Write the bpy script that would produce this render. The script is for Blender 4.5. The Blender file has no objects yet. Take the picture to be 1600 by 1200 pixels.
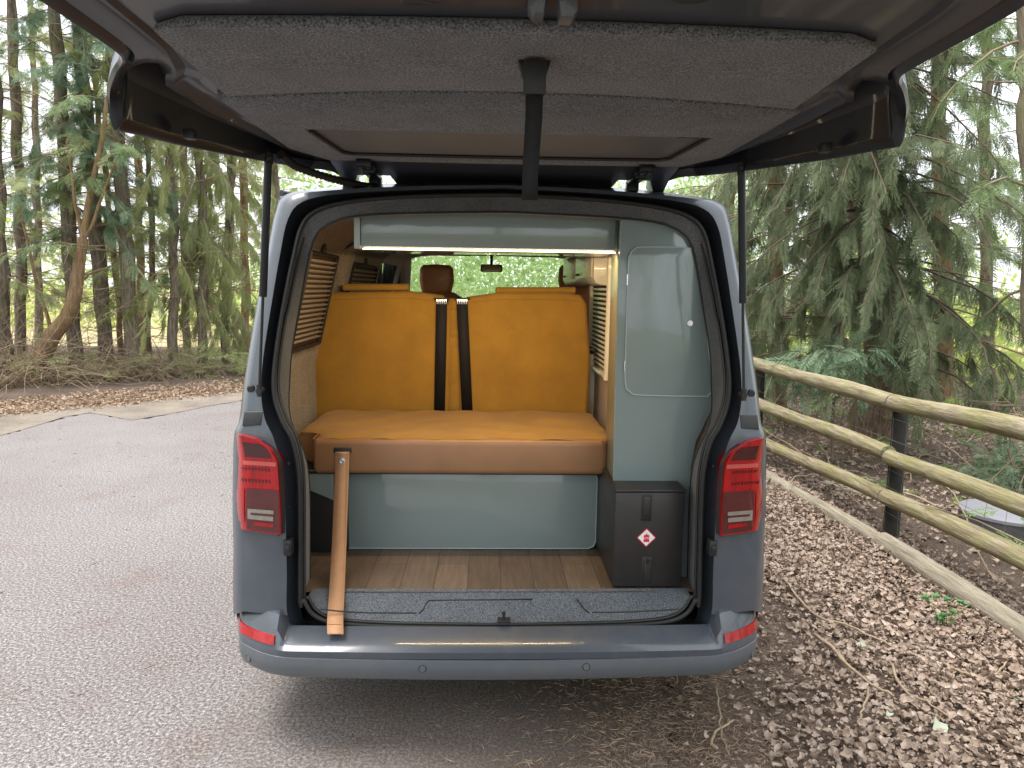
import bpy, bmesh, math, random
import numpy as np
from mathutils import Vector, Matrix
from mathutils.geometry import tessellate_polygon
R = math.radians
rnd = random.Random(7)
nr = np.random.default_rng(11)
S = bpy.context.scene
COL = S.collection

# ------------------------------------------------------------------ camera
F = 1110.0
PITCH, YAW, ROLL = R(7.7), R(2.0), R(0.8)
CAM = np.array([-.057, -2.245, 1.605])
fw = np.array([math.sin(YAW)*math.cos(PITCH), math.cos(YAW)*math.cos(PITCH), -math.sin(PITCH)])
rt0 = np.array([math.cos(YAW), -math.sin(YAW), 0.])
up0 = np.cross(rt0, fw)
rt = rt0*math.cos(ROLL)+up0*math.sin(ROLL)
up = up0*math.cos(ROLL)-rt0*math.sin(ROLL)
def ray(u, v): return fw+rt*(u-800)/F+up*(600-v)/F
def P(u, v, y):
    d = ray(u, v); return CAM+d*((y-CAM[1])/d[1])
def PX(u, v, x):
    d = ray(u, v); return CAM+d*((x-CAM[0])/d[0])
def G(u, v, z=0.):
    d = ray(u, v); return CAM+d*((z-CAM[2])/d[2])
def yR(z): return .10+max(0., z-1.12)*.30
def U(u, v, dy=0.):
    y = .2
    for _ in range(30):
        p = P(u, v, y); y = yR(p[2])+dy
    return P(u, v, y)

cd = bpy.data.cameras.new('camera'); cam = bpy.data.objects.new('camera', cd); COL.objects.link(cam)
cd.sensor_width = 36; cd.lens = 36*F/1600; cd.clip_end = 600; cd.clip_start = .05
M = Matrix(((rt[0], up[0], -fw[0]), (rt[1], up[1], -fw[1]), (rt[2], up[2], -fw[2]))).to_4x4()
M.translation = Vector(CAM); cam.matrix_world = M
S.camera = cam

# ------------------------------------------------------------------ materials
def ramp(nt, fac, stops):
    n = nt.nodes.new('ShaderNodeValToRGB'); nt.links.new(fac, n.inputs[0])
    e = n.color_ramp.elements
    while len(e) < len(stops): e.new(.5)
    for i, (p, c) in enumerate(stops):
        e[i].position = p; e[i].color = (c[0], c[1], c[2], 1)
    return n.outputs[0]
def noise(nt, scale, detail=4, rough=.6, vec=None):
    n = nt.nodes.new('ShaderNodeTexNoise'); n.inputs['Scale'].default_value = scale
    n.inputs['Detail'].default_value = detail; n.inputs['Roughness'].default_value = rough
    if vec is not None: nt.links.new(vec, n.inputs['Vector'])
    return n.outputs[0]
def coords(nt, scale=None):
    t = nt.nodes.new('ShaderNodeTexCoord').outputs['Object']
    if scale:
        m = nt.nodes.new('ShaderNodeMapping'); m.inputs['Scale'].default_value = scale
        nt.links.new(t, m.inputs['Vector']); return m.outputs[0]
    return t
def mixc(nt, fac, a, b, mode='MIX'):
    n = nt.nodes.new('ShaderNodeMix'); n.data_type = 'RGBA'; n.blend_type = mode
    for sock, val in ((n.inputs[0], fac), (n.inputs[6], a), (n.inputs[7], b)):
        if isinstance(val, (int, float)): sock.default_value = val
        elif isinstance(val, tuple): sock.default_value = (*val, 1)
        else: nt.links.new(val, sock)
    return n.outputs[2]
def new_mat(name):
    m = bpy.data.materials.new(name); m.use_nodes = True
    return m, m.node_tree, m.node_tree.nodes['Principled BSDF']
def bump(nt, b, h, strength=.3, dist=.01):
    n = nt.nodes.new('ShaderNodeBump'); n.inputs['Strength'].default_value = strength; n.inputs['Distance'].default_value = dist
    nt.links.new(h, n.inputs['Height']); nt.links.new(n.outputs[0], b.inputs['Normal'])
def pm(name, col, rough=.5, metal=0., coat=0., var=0., vscale=8., bmp=0., bscale=200., bdist=.003, spec=.5, stretch=None, sheen=0.):
    m, nt, b = new_mat(name)
    b.inputs['Roughness'].default_value = rough; b.inputs['Metallic'].default_value = metal
    b.inputs['Coat Weight'].default_value = coat; b.inputs['Coat Roughness'].default_value = .04
    b.inputs['Specular IOR Level'].default_value = spec
    b.inputs['Sheen Weight'].default_value = sheen
    vec = coords(nt, stretch)
    if var > 0:
        c = ramp(nt, noise(nt, vscale, 6, .65, vec), [(.3, [x*(1-var) for x in col]), (.7, [min(1, x*(1+var)) for x in col])])
        nt.links.new(c, b.inputs['Base Color'])
    else: b.inputs['Base Color'].default_value = (*col, 1)
    if bmp > 0: bump(nt, b, noise(nt, bscale, 5, .6, vec), bmp, bdist)
    return m

def carpet_mat(name, a, b_, scale=260):
    m, nt, b = new_mat(name); v = coords(nt)
    n1 = noise(nt, scale, 3, .7, v); n2 = noise(nt, 9, 4, .6, v)
    c = ramp(nt, n1, [(.32, a), (.68, b_)])
    c2 = ramp(nt, n2, [(.3, (.82, .82, .82)), (.7, (1.12, 1.12, 1.12))])
    nt.links.new(mixc(nt, 1., c, c2, 'MULTIPLY'), b.inputs['Base Color'])
    b.inputs['Roughness'].default_value = .95; b.inputs['Specular IOR Level'].default_value = .15
    b.inputs['Sheen Weight'].default_value = .2
    bump(nt, b, n1, .6, .004)
    return m
def glass_mat(name, col, mixf=.12):
    m, nt, b = new_mat(name); nt.nodes.remove(b)
    t = nt.nodes.new('ShaderNodeBsdfTransparent'); t.inputs[0].default_value = (*col, 1)
    g = nt.nodes.new('ShaderNodeBsdfGlossy'); g.inputs['Roughness'].default_value = .02
    mx = nt.nodes.new('ShaderNodeMixShader'); fr = nt.nodes.new('ShaderNodeFresnel'); fr.inputs[0].default_value = 1.45
    nt.links.new(fr.outputs[0], mx.inputs[0]); nt.links.new(t.outputs[0], mx.inputs[1]); nt.links.new(g.outputs[0], mx.inputs[2])
    nt.links.new(mx.outputs[0], nt.nodes['Material Output'].inputs[0])
    return m

MAT = {}
def paint_mat(name, col, rough, coat, dust):
    m, nt, b = new_mat(name); v = coords(nt)
    d = ramp(nt, noise(nt, 7, 8, .72, v), [(.42, (0, 0, 0)), (.75, (dust, dust, dust))])
    d2 = ramp(nt, noise(nt, 160, 3, .6, v), [(.62, (0, 0, 0)), (.72, (dust, dust, dust))])
    c = mixc(nt, d, col, (.30, .27, .23)); c = mixc(nt, d2, c, (.34, .31, .27))
    nt.links.new(c, b.inputs['Base Color']); b.inputs['Roughness'].default_value = rough; b.inputs['Specular IOR Level'].default_value = .45
    b.inputs['Coat Weight'].default_value = coat
    cr = ramp(nt, noise(nt, 7, 8, .72, v), [(.4, (.03, .03, .03)), (.75, (.22, .22, .22))]); nt.links.new(cr, b.inputs['Coat Roughness'])
    return m
MAT['paint'] = paint_mat('grey_paint', (.056, .067, .087), .34, .5, .09)
MAT['paint_shaded'] = pm('grey_paint_channel_shaded', (.028, .032, .040), .4, 0, .5, .1, 6, .05, 120, .001)  # same grey paint, darkened so the channel's shade is in the colour
MAT['plastic_grey'] = paint_mat('bumper_lower_grey', (.092, .103, .120), .42, .25, .12)
MAT['black_gloss'] = pm('black_gloss', (.014, .016, .022), .38, 0, .2, .1, 5, .04, 90, .001, .25)
MAT['tg_frame'] = pm('tailgate_frame_paint', (.038, .043, .056), .45, 0, .2, .1, 5, .04, 60, .001, .4)
MAT['black'] = pm('black_plastic', (.016, .016, .018), .5, 0, 0, .2, 30, .2, 300, .001)
MAT['rubber'] = pm('black_rubber', (.011, .011, .012), .6, 0, 0, .2, 30)
MAT['carpet'] = carpet_mat('lining_carpet_grey', (.012, .014, .018), (.25, .268, .30), 230)
MAT['carpet_ring'] = carpet_mat('pillar_carpet', (.05, .05, .055), (.18, .18, .19), 300)
MAT['carpet_wall'] = carpet_mat('wall_carpet_beige', (.075, .062, .045), (.42, .345, .255), 190)
MAT['carpet_sill'] = carpet_mat('sill_carpet_blue_grey', (.02, .023, .028), (.19, .21, .24), 240)
MAT['headlining'] = pm('headlining', (.5, .48, .45), .9, 0, 0, .05, 20, .2, 400)
MAT['sage'] = pm('sage_gloss_board', (.215, .268, .268), .16, 0, .8, .03, 3, .02, 60, .0006)
MAT['sage_edge'] = pm('sage_board_edge', (.40, .47, .46), .4, 0, .2, .03)
MAT['suede'] = pm('mustard_suede', (.335, .178, .030), .85, 0, 0, .18, 5, .35, 500, .002, .2, None, .15)
MAT['tan'] = pm('tan_leather', (.31, .158, .078), .42, 0, .05, .10, 7, .25, 700, .001)
MAT['brown_leather'] = pm('brown_leather', (.30, .12, .045), .45, 0, .05, .10, 8, .2, 500, .001)
MAT['strap'] = pm('tan_strap_leather', (.43, .235, .125), .75, 0, 0, .07, 40, .3, 600, .001)
MAT['belt'] = pm('seat_belt_webbing', (.013, .012, .014), .7, 0, 0, .2, 200, .6, 900, .001, .3)
MAT['steel'] = pm('zinc_steel', (.75, .75, .77), .25, 1, 0, .1, 40)
MAT['alloy'] = pm('alloy_rim', (.35, .36, .38), .35, .9, 0, .1, 40)
MAT['box'] = pm('gas_box_anthracite', (.020, .018, .018), .42, 0, .12, .15, 20, .15, 900, .001)
MAT['white'] = pm('white_print', (.82, .80, .80), .45)
MAT['red_print'] = pm('red_print', (.62, .02, .04), .45)
MAT['lens_red'] = pm('red_lens', (.32, .002, .005), .14, 0, .4, .35, 60, .5, 140, .003, .5, (1, 1, .15))
MAT['lens_dark'] = pm('smoked_red_lens', (.045, .004, .005), .1, 0, .6, .25, 40, .1, 160, .001)
MAT['lens_smoke'] = pm('smoked_brown_lens', (.075, .012, .012), .1, 0, .6, .2, 25, .1, 160, .001)
MAT['lens_pink'] = pm('pink_light_bar', (.46, .075, .07), .15, 0, .6)
MAT['lens_clear'] = pm('reverse_lamp_lens', (.25, .22, .195), .12, .1, 1., .2, 60)
MAT['glass_dark'] = pm('privacy_glass', (.012, .013, .015), .05, 0, .5)
MAT['glass'] = glass_mat('clear_glass', (.95, .98, .96))
MAT['mirror'] = pm('mirror_glass', (.8, .8, .8), .03, 1)
MAT['slat'] = pm('blind_slat_beige', (.42, .36, .30), .6, 0, 0, .05)
MAT['blind_back'] = pm('blind_recess_brown', (.06, .035, .025), .7)
MAT['kitchen'] = pm('kitchen_cream_gloss', (.72, .68, .56), .3, 0, .25, .05)
MAT['kitchen_trim'] = pm('kitchen_trim_taupe', (.46, .36, .31), .4, 0, .2, .05)
MAT['tyre'] = pm('tyre_rubber', (.02, .02, .02), .85, 0, 0, .2, 30, .4, 90, .004)
MAT['under'] = pm('underbody_black', (.012, .012, .012), .8)

def wood_floor():
    m, nt, b = new_mat('oak_plank_vinyl')
    v = coords(nt, (1, 1, 1))
    br = nt.nodes.new('ShaderNodeTexBrick'); nt.links.new(coords(nt), br.inputs['Vector'])
    mp = nt.nodes.new('ShaderNodeMapping'); mp.inputs['Rotation'].default_value = (0, 0, R(90))
    nt.links.new(coords(nt), mp.inputs['Vector']); nt.links.new(mp.outputs[0], br.inputs['Vector'])
    br.inputs['Scale'].default_value = 1; br.inputs['Brick Width'].default_value = 1.2; br.inputs['Row Height'].default_value = .125
    br.inputs['Mortar Size'].default_value = .0016
    br.inputs['Color1'].default_value = (.125, .088, .062, 1); br.inputs['Color2'].default_value = (.185, .135, .098, 1); br.inputs['Mortar'].default_value = (.05, .035, .025, 1)
    g = ramp(nt, noise(nt, 6, 8, .7, coords(nt, (9, .8, 1))), [(.3, (.6, .6, .6)), (.7, (1.2, 1.17, 1.12))])
    nt.links.new(mixc(nt, 1, br.outputs[0], g, 'MULTIPLY'), b.inputs['Base Color'])
    b.inputs['Roughness'].default_value = .5
    bump(nt, b, br.outputs['Fac'], -.3, .002)
    return m
MAT['wood_floor'] = wood_floor()

def tarmac():
    m, nt, b = new_mat('worn_tarmac'); v = coords(nt)
    vo = nt.nodes.new('ShaderNodeTexVoronoi'); vo.inputs['Scale'].default_value = 170; nt.links.new(v, vo.inputs['Vector'])
    sp = ramp(nt, noise(nt, 80, 6, .8, v), [(.36, (.046, .042, .040)), (.5, (.190, .176, .170)), (.64, (.49, .457, .44))])
    patch = ramp(nt, noise(nt, .55, 5, .6, v), [(.35, (1.06, 1.06, 1.07)), (.65, (.90, .86, .85))])
    c = mixc(nt, 1, sp, patch, 'MULTIPLY')
    pk = ramp(nt, noise(nt, 2.2, 4, .6, v), [(.55, (1, 1, 1)), (.74, (.95, .86, .83))])
    c = mixc(nt, 1, c, pk, 'MULTIPLY')
    st = ramp(nt, vo.outputs['Distance'], [(.0, (1.25, 1.25, 1.25)), (.5, (.9, .9, .9))])
    c = mixc(nt, .7, c, st, 'MULTIPLY')
    # leaf mould and soil on the litter side, also painting shade under the bumper
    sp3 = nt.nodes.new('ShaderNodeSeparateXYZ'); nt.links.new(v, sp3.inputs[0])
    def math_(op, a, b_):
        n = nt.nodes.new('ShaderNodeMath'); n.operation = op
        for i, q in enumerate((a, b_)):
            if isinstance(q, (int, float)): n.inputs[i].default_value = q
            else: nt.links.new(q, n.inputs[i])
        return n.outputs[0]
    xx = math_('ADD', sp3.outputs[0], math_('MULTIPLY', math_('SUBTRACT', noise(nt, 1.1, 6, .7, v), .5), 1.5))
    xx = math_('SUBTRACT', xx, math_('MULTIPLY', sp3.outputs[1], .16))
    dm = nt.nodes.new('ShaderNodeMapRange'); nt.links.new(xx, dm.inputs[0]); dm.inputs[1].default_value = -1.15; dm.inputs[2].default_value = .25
    dirt_shade = ramp(nt, noise(nt, 110, 8, .75, v), [(.3, (.045, .034, .027)), (.5, (.12, .092, .073)), (.72, (.25, .195, .155))])
    c = mixc(nt, dm.outputs[0], c, dirt_shade)
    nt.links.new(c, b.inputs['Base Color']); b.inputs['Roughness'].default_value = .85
    b.inputs['Specular IOR Level'].default_value = .25
    h = mixc(nt, .4, noise(nt, 120, 6, .8, v), vo.outputs['Distance'])
    bump(nt, b, h, .7, .007)
    return m
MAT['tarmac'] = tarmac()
def mottled(name, stops, s1, s2=None, rough=.95, bstr=.7, bd=.02):
    m, nt, b = new_mat(name); v = coords(nt)
    n1 = noise(nt, s1, 8, .75, v); c = ramp(nt, n1, stops)
    if s2:
        c = mixc(nt, 1, c, ramp(nt, noise(nt, s2, 4, .6, v), [(.35, (.75, .75, .75)), (.65, (1.15, 1.12, 1.1))]), 'MULTIPLY')
    nt.links.new(c, b.inputs['Base Color']); b.inputs['Roughness'].default_value = rough; b.inputs['Specular IOR Level'].default_value = .1
    bump(nt, b, n1, bstr, bd)
    return m
MAT['floor_litter'] = mottled('forest_floor', [(.3, (.045, .034, .027)), (.5, (.13, .098, .077)), (.72, (.27, .208, .165))], 110, 1.8)
MAT['sand'] = mottled('pale_gravel', [(.3, (.15, .128, .105)), (.7, (.33, .29, .24))], 70, 1.6)
MAT['soil'] = mottled('soil_and_grass', [(.35, (.10, .085, .05)), (.65, (.19, .17, .08))], 6, .3)
MAT['field'] = mottled('dry_field', [(.35, (.34, .28, .15)), (.65, (.46, .40, .24))], 1.2, .1)
def bark(name, a, b_, s=9):
    m, nt, b = new_mat(name); v = coords(nt, (3.2, 3.2, .55))
    n = noise(nt, s, 8, .7, v)
    c = ramp(nt, n, [(.3, a), (.7, b_)])
    li = ramp(nt, noise(nt, 2.2, 5, .6, coords(nt)), [(.48, (1, 1, 1)), (.7, (.78, .95, .62))])
    nt.links.new(mixc(nt, 1, c, li, 'MULTIPLY'), b.inputs['Base Color'])
    b.inputs['Roughness'].default_value = .95; b.inputs['Specular IOR Level'].default_value = .1
    bump(nt, b, n, 1., .05); return m
MAT['bark_dark'] = bark('dark_conifer_bark', (.085, .066, .05), (.36, .295, .23))
MAT['bark_brown'] = bark('brown_bark', (.15, .095, .055), (.42, .28, .17))
MAT['bark_red'] = bark('reddish_cypress_bark', (.10, .068, .05), (.40, .29, .21), 14)
MAT['bark_pale'] = bark('pale_bark', (.26, .21, .15), (.52, .43, .32), 12)
MAT['twig'] = pm('dead_twig', (.30, .225, .15), .9, 0, 0, .35, 3)
MAT['needle'] = pm('brown_needles', (.30, .215, .15), .9, 0, 0, .55, 25)
MAT['twig_dark'] = pm('dark_twig', (.13, .095, .065), .9, 0, 0, .35, 3)
def rail_mat():
    m, nt, b = new_mat('lichened_timber'); v = coords(nt, (6, .5, 6))
    n = noise(nt, 7, 8, .7, v)
    c = ramp(nt, n, [(.3, (.09, .072, .045)), (.5, (.27, .225, .15)), (.72, (.46, .40, .29))])
    l = ramp(nt, noise(nt, 5.5, 9, .75, coords(nt)), [(.42, (0, 0, 0)), (.60, (1, 1, 1))])
    nt.links.new(mixc(nt, l, c, mixc(nt, .42, c, (.26, .27, .075))), b.inputs['Base Color'])
    b.inputs['Roughness'].default_value = .9; b.inputs['Specular IOR Level'].default_value = .15
    bump(nt, b, n, .8, .02); return m
MAT['rail'] = rail_mat()
def log_mat():
    m, nt, b = new_mat('weathered_log'); v = coords(nt, (6, .5, 6))
    n = noise(nt, 8, 8, .7, v)
    nt.links.new(ramp(nt, n, [(.3, (.14, .115, .08)), (.7, (.42, .37, .28))]), b.inputs['Base Color'])
    b.inputs['Roughness'].default_value = .9; bump(nt, b, n, .8, .02); return m
MAT['log'] = log_mat()
MAT['post'] = pm('dark_post_timber', (.028, .026, .022), .9, 0, 0, .4, 12, .6, 20, .01)
MAT['wire'] = pm('galvanised_wire', (.20, .19, .17), .6, .3)
MAT['lid'] = pm('grey_cover_plastic', (.20, .20, .225), .55, 0, 0, .08, 4)
MAT['lid_side'] = pm('cover_side_dark', (.06, .062, .066), .7, 0, 0, .2, 8)
MAT['blue'] = pm('blue_bag_plastic', (.045, .16, .42), .35, 0, 0, .2, 12, .5, 15, .03)
def leafmat(name, cols, trans=.35, scale=3.):
    """foliage: colour varies per clump through object-space noise; thin faces let some light through"""
    m, nt, b = new_mat(name); v = coords(nt)
    c = ramp(nt, noise(nt, scale, 3, .6, v), [(.25+.5*i/(len(cols)-1), k) for i, k in enumerate(cols)])
    nt.links.new(c, b.inputs['Base Color']); b.inputs['Roughness'].default_value = .6; b.inputs['Specular IOR Level'].default_value = .25
    tr = nt.nodes.new('ShaderNodeBsdfTranslucent')
    nt.links.new(c, tr.inputs[0])
    mx = nt.nodes.new('ShaderNodeMixShader'); mx.inputs[0].default_value = trans
    nt.links.new(b.outputs[0], mx.inputs[1]); nt.links.new(tr.outputs[0], mx.inputs[2])
    nt.links.new(mx.outputs[0], nt.nodes['Material Output'].inputs[0])
    return m
MAT['fol_olive'] = leafmat('olive_conifer_sprays', [(.22, .235, .105), (.36, .395, .195), (.48, .53, .30)], .55)
MAT['fol_light'] = leafmat('light_yellow_green_sprays', [(.26, .28, .11), (.42, .46, .20), (.55, .60, .30)], .55)
MAT['fol_green'] = leafmat('green_conifer_sprays', [(.15, .205, .095), (.27, .36, .17), (.38, .49, .27)], .55)
MAT['fol_dark'] = leafmat('dark_cypress_sprays', [(.11, .135, .075), (.21, .25, .142), (.33, .38, .22)], .5)
MAT['fol_blue'] = leafmat('blue_green_fir_sprays', [(.10, .15, .09), (.19, .28, .165), (.29, .39, .25)], .4)
MAT['fol_far'] = leafmat('bright_spring_leaves', [(.26, .34, .08), (.45, .55, .14), (.58, .66, .26)], .5, .7)
MAT['fol_far2'] = leafmat('mid_green_leaves', [(.24, .36, .14), (.42, .56, .25), (.56, .68, .38)], .55, .6)
MAT['herb'] = leafmat('ground_herbs', [(.08, .16, .04), (.18, .30, .07), (.30, .38, .10)], .4, 5)
MAT['leaf_litter'] = leafmat('dead_leaves', [(.17, .12, .09), (.36, .275, .215), (.57, .47, .39)], .12, 34)
MAT['pale_leaf'] = leafmat('pale_fallen_leaf', [(.36, .40, .29), (.46, .50, .39)], .1, 20)

# ------------------------------------------------------------------ mesh helpers
class MB:
    def __init__(s): s.v = []; s.f = []
    def add(s, vs, fs):
        o = len(s.v); s.v += [tuple(map(float, p)) for p in vs]; s.f += [tuple(i+o for i in f) for f in fs]; return s
    def grid(s, rows, close_u=False, close_v=False):
        n, m = len(rows), len(rows[0]); vs = [p for r in rows for p in r]; fs = []
        for i in range(n if close_v else n-1):
            for j in range(m if close_u else m-1):
                i2, j2 = (i+1) % n, (j+1) % m
                fs.append((i*m+j, i*m+j2, i2*m+j2, i2*m+j))
        return s.add(vs, fs)
    def tube(s, path, r, n=8, cap=True, closed=False, flat=1.):
        path = [Vector(p) for p in path]; N = len(path)
        rs = r if isinstance(r, (list, tuple)) else [r]*N
        rows = []; ref = None
        for i, p in enumerate(path):
            if closed: t = path[(i+1) % N]-path[i-1]
            else: t = path[min(i+1, N-1)]-path[max(i-1, 0)]
            if t.length < 1e-9: t = Vector((0, 0, 1))
            t.normalize()
            if ref is None:
                ref = t.orthogonal().normalized()
                if abs(t.z) < .95: ref = t.cross(Vector((0, 0, 1))).normalized()
            a = (ref-t*ref.dot(t))
            a = a.normalized() if a.length > 1e-6 else t.orthogonal().normalized()
            b = t.cross(a); ref = a
            rows.append([p+(a*math.cos(2*math.pi*k/n)+b*math.sin(2*math.pi*k/n)*flat)*rs[i] for k in range(n)])
        o = len(s.v); s.grid(rows, close_u=True, close_v=closed)
        if cap and not closed:
            s.f.append(tuple(range(o+n-1, o-1, -1))); e = o+(N-1)*n; s.f.append(tuple(range(e, e+n)))
        return s
    def box(s, lo, hi, bev=.0, seg=2):
        bm = bmesh.new(); bmesh.ops.create_cube(bm, size=1)
        lo, hi = Vector(lo), Vector(hi); c = (lo+hi)/2; d = hi-lo
        for v in bm.verts: v.co = Vector((v.co.x*d.x, v.co.y*d.y, v.co.z*d.z))+c
        if bev > 0: bmesh.ops.bevel(bm, geom=bm.edges[:], offset=min(bev, min(d)*.49), segments=seg, profile=.5, affect='EDGES')
        return s.bm(bm)
    def bm(s, bm):
        bm.verts.index_update(); s.add([v.co[:] for v in bm.verts], [[v.index for v in f.verts] for f in bm.faces]); bm.free(); return s
    def prism(s, pts, d, bev=0., seg=2):
        """solid polygon: outline pts (3D) pushed along d"""
        bm = bmesh.new(); d = Vector(d)
        a = [bm.verts.new(Vector(p)) for p in pts]; b = [bm.verts.new(Vector(p)+d) for p in pts]
        f1 = bm.faces.new(a); f2 = bm.faces.new(b[::-1]); n = len(pts)
        for i in range(n): bm.faces.new((a[i], b[i], b[(i+1) % n], a[(i+1) % n]))
        bmesh.ops.recalc_face_normals(bm, faces=bm.faces[:])
        if bev > 0:
            es = [e for e in bm.edges if all(f in (f1, f2) or True for f in e.link_faces) and (f1 in e.link_faces or f2 in e.link_faces)]
            bmesh.ops.bevel(bm, geom=es, offset=bev, segments=seg, profile=.5, affect='EDGES')
        return s.bm(bm)
    def lathe(s, prof, c, axis='z', n=32):
        rows = []
        for r, h in prof:
            row = []
            for k in range(n):
                a = 2*math.pi*k/n; x, y = r*math.cos(a), r*math.sin(a)
                p = {'z': (x, y, h), 'y': (x, h, y), 'x': (h, x, y)}[axis]
                row.append((c[0]+p[0], c[1]+p[1], c[2]+p[2]))
            rows.append(row)
        return s.grid(rows, close_u=True)

def base_of(o):
    while o.parent: o = o.parent
    return np.array(o.location)
def link_mesh(name, me, mat, parent=None, smooth=True, ang=40):
    o = bpy.data.objects.new(name, me); COL.objects.link(o)
    if mat: me.materials.append(MAT[mat] if isinstance(mat, str) else mat)
    if smooth and len(me.polygons):
        me.polygons.foreach_set('use_smooth', np.ones(len(me.polygons), dtype=bool))
        if ang: me.set_sharp_from_angle(angle=R(ang))
    if parent: o.parent = parent
    return o
def obj(name, mb, mat, parent=None, smooth=True, ang=40, fix=True, at=None):
    base = base_of(parent) if parent else (np.array(at) if at is not None else np.zeros(3))
    me = bpy.data.meshes.new(name)
    me.from_pydata([(a-base[0], b-base[1], c-base[2]) for a, b, c in mb.v], [], mb.f)
    if fix:
        bm = bmesh.new(); bm.from_mesh(me); bmesh.ops.recalc_face_normals(bm, faces=bm.faces[:]); bm.to_mesh(me); bm.free()
    me.update()
    o = link_mesh(name, me, mat, parent, smooth, ang)
    if not parent: o.location = base
    return o
def tag(o, label=None, cat=None, group=None, kind=None):
    for k, val in (('label', label), ('category', cat), ('group', group), ('kind', kind)):
        if val: o[k] = val
    return o
def thing(name, loc, label, cat, group=None):
    o = bpy.data.objects.new(name, None); COL.objects.link(o); o.location = tuple(map(float, loc)); o.empty_display_size = .1
    return tag(o, label, cat, group)
def crom(pts, per=6, closed=False):
    """Catmull-Rom through points"""
    pts = [np.array(p, float) for p in pts]; out = []; n = len(pts)
    for i in range(n if closed else n-1):
        p1, p2 = pts[i], pts[(i+1) % n]
        p0 = pts[i-1] if (closed or i > 0) else 2*p1-p2
        p3 = pts[(i+2) % n] if (closed or i+2 < n) else 2*p2-p1
        for k in range(per):
            t = k/per
            out.append(.5*((2*p1)+(-p0+p2)*t+(2*p0-5*p1+4*p2-p3)*t*t+(-p0+3*p1-3*p2+p3)*t**3))
    if not closed: out.append(pts[-1])
    return out
def mir(p): return np.array([-p[0], p[1], p[2]])
def fast_mesh(name, verts, faces, mat, parent=None, at=None, smooth=False):
    """verts (n,3) float, faces (m,k) int with one k"""
    base = base_of(parent) if parent else (np.array(at) if at is not None else np.zeros(3))
    me = bpy.data.meshes.new(name); v = np.asarray(verts, np.float32)-base.astype(np.float32); f = np.asarray(faces, np.int32)
    me.vertices.add(len(v)); me.vertices.foreach_set('co', v.ravel())
    k = f.shape[1]; me.loops.add(f.size); me.loops.foreach_set('vertex_index', f.ravel())
    me.polygons.add(len(f)); me.polygons.foreach_set('loop_start', np.arange(0, f.size, k, dtype=np.int32))
    me.update(calc_edges=True); me.validate()
    o = link_mesh(name, me, mat, parent, smooth, None)
    if not parent: o.location = tuple(base)
    return o

# ================================================================== CAMPERVAN
van = thing('campervan', (0, 2.3, 0), 'grey campervan seen from behind with its tailgate raised and rear end open', 'campervan')
def both(f):
    """left half (list of points ending on the centre line) -> whole left-to-right row"""
    L = [np.array(p) for p in f]; L[-1] = np.array((0., L[-1][1], L[-1][2]))
    return L+[mir(p) for p in L[-2::-1]]
# k:     seal        channel edge  rear outer     silhouette
CT = [((480, 986), (456, 986), (384, 978), (366, 976)),
      ((470, 952), (448, 952), (380, 946), (366, 944)),
      ((469, 900), (448, 900), (379, 896), (366, 893)),
      ((469, 845), (447, 848), (378, 845), (367, 842)),
      ((469, 790), (445, 788), (376, 788), (366, 786)),
      ((467, 735), (441, 738), (376, 730), (367, 730)),
      ((457, 688), (428, 686), (377, 680), (369, 676)),
      ((441, 658), (414, 655), (385, 655), (377, 652)),
      ((428, 615), (408, 615), (390, 610), (383, 605)),
      ((430, 560), (411, 560), (399, 555), (391, 550)),
      ((443, 478), (424, 476), (412, 474), (405, 470)),
      ((459, 400), (438, 395), (429, 390), (421, 388)),
      ((471, 355), (450, 342), (440, 333), (433, 331)),
      ((492, 331), (473, 315), (458, 306), (447, 306)),
      ((540, 316), (530, 303), (520, 297), (512, 295)),
      ((640, 307), (640, 297), (640, 291), (640, 288)),
      ((782, 304), (782, 294), (782, 289), (782, 286))]
def col(j, dy): return crom([U(*c[j], dy) for c in CT], 4)
seal_h = col(0, .035); chm_h = [(a+b)/2+np.array((0, .055, 0)) for a, b in zip(col(0, .035), col(1, .03))]
che_h = col(1, .03); chl_h = col(1, .0); out_h = col(2, .0); sil_h = col(3, .13)
mid_h = [a*.3+b*.7+np.array((0, -.035, 0)) for a, b in zip(out_h, sil_h)]
seal_c, chm, che, chl, outc, midc, sil = [both(c) for c in (seal_h, chm_h, che_h, chl_h, out_h, mid_h, sil_h)]
# painted rear frame: D-pillars and roof edge around the opening
obj('rear_frame', MB().grid([seal_c, chm, che]), 'paint_shaded', van, ang=50)
_c = lambda L: L[3:-3]
obj('rear_pillar', MB().grid([_c(q) for q in (che, chl, [a*.93+b*.07 for a, b in zip(chl, outc)], outc, midc, sil)]), 'paint', van, ang=55)
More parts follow.
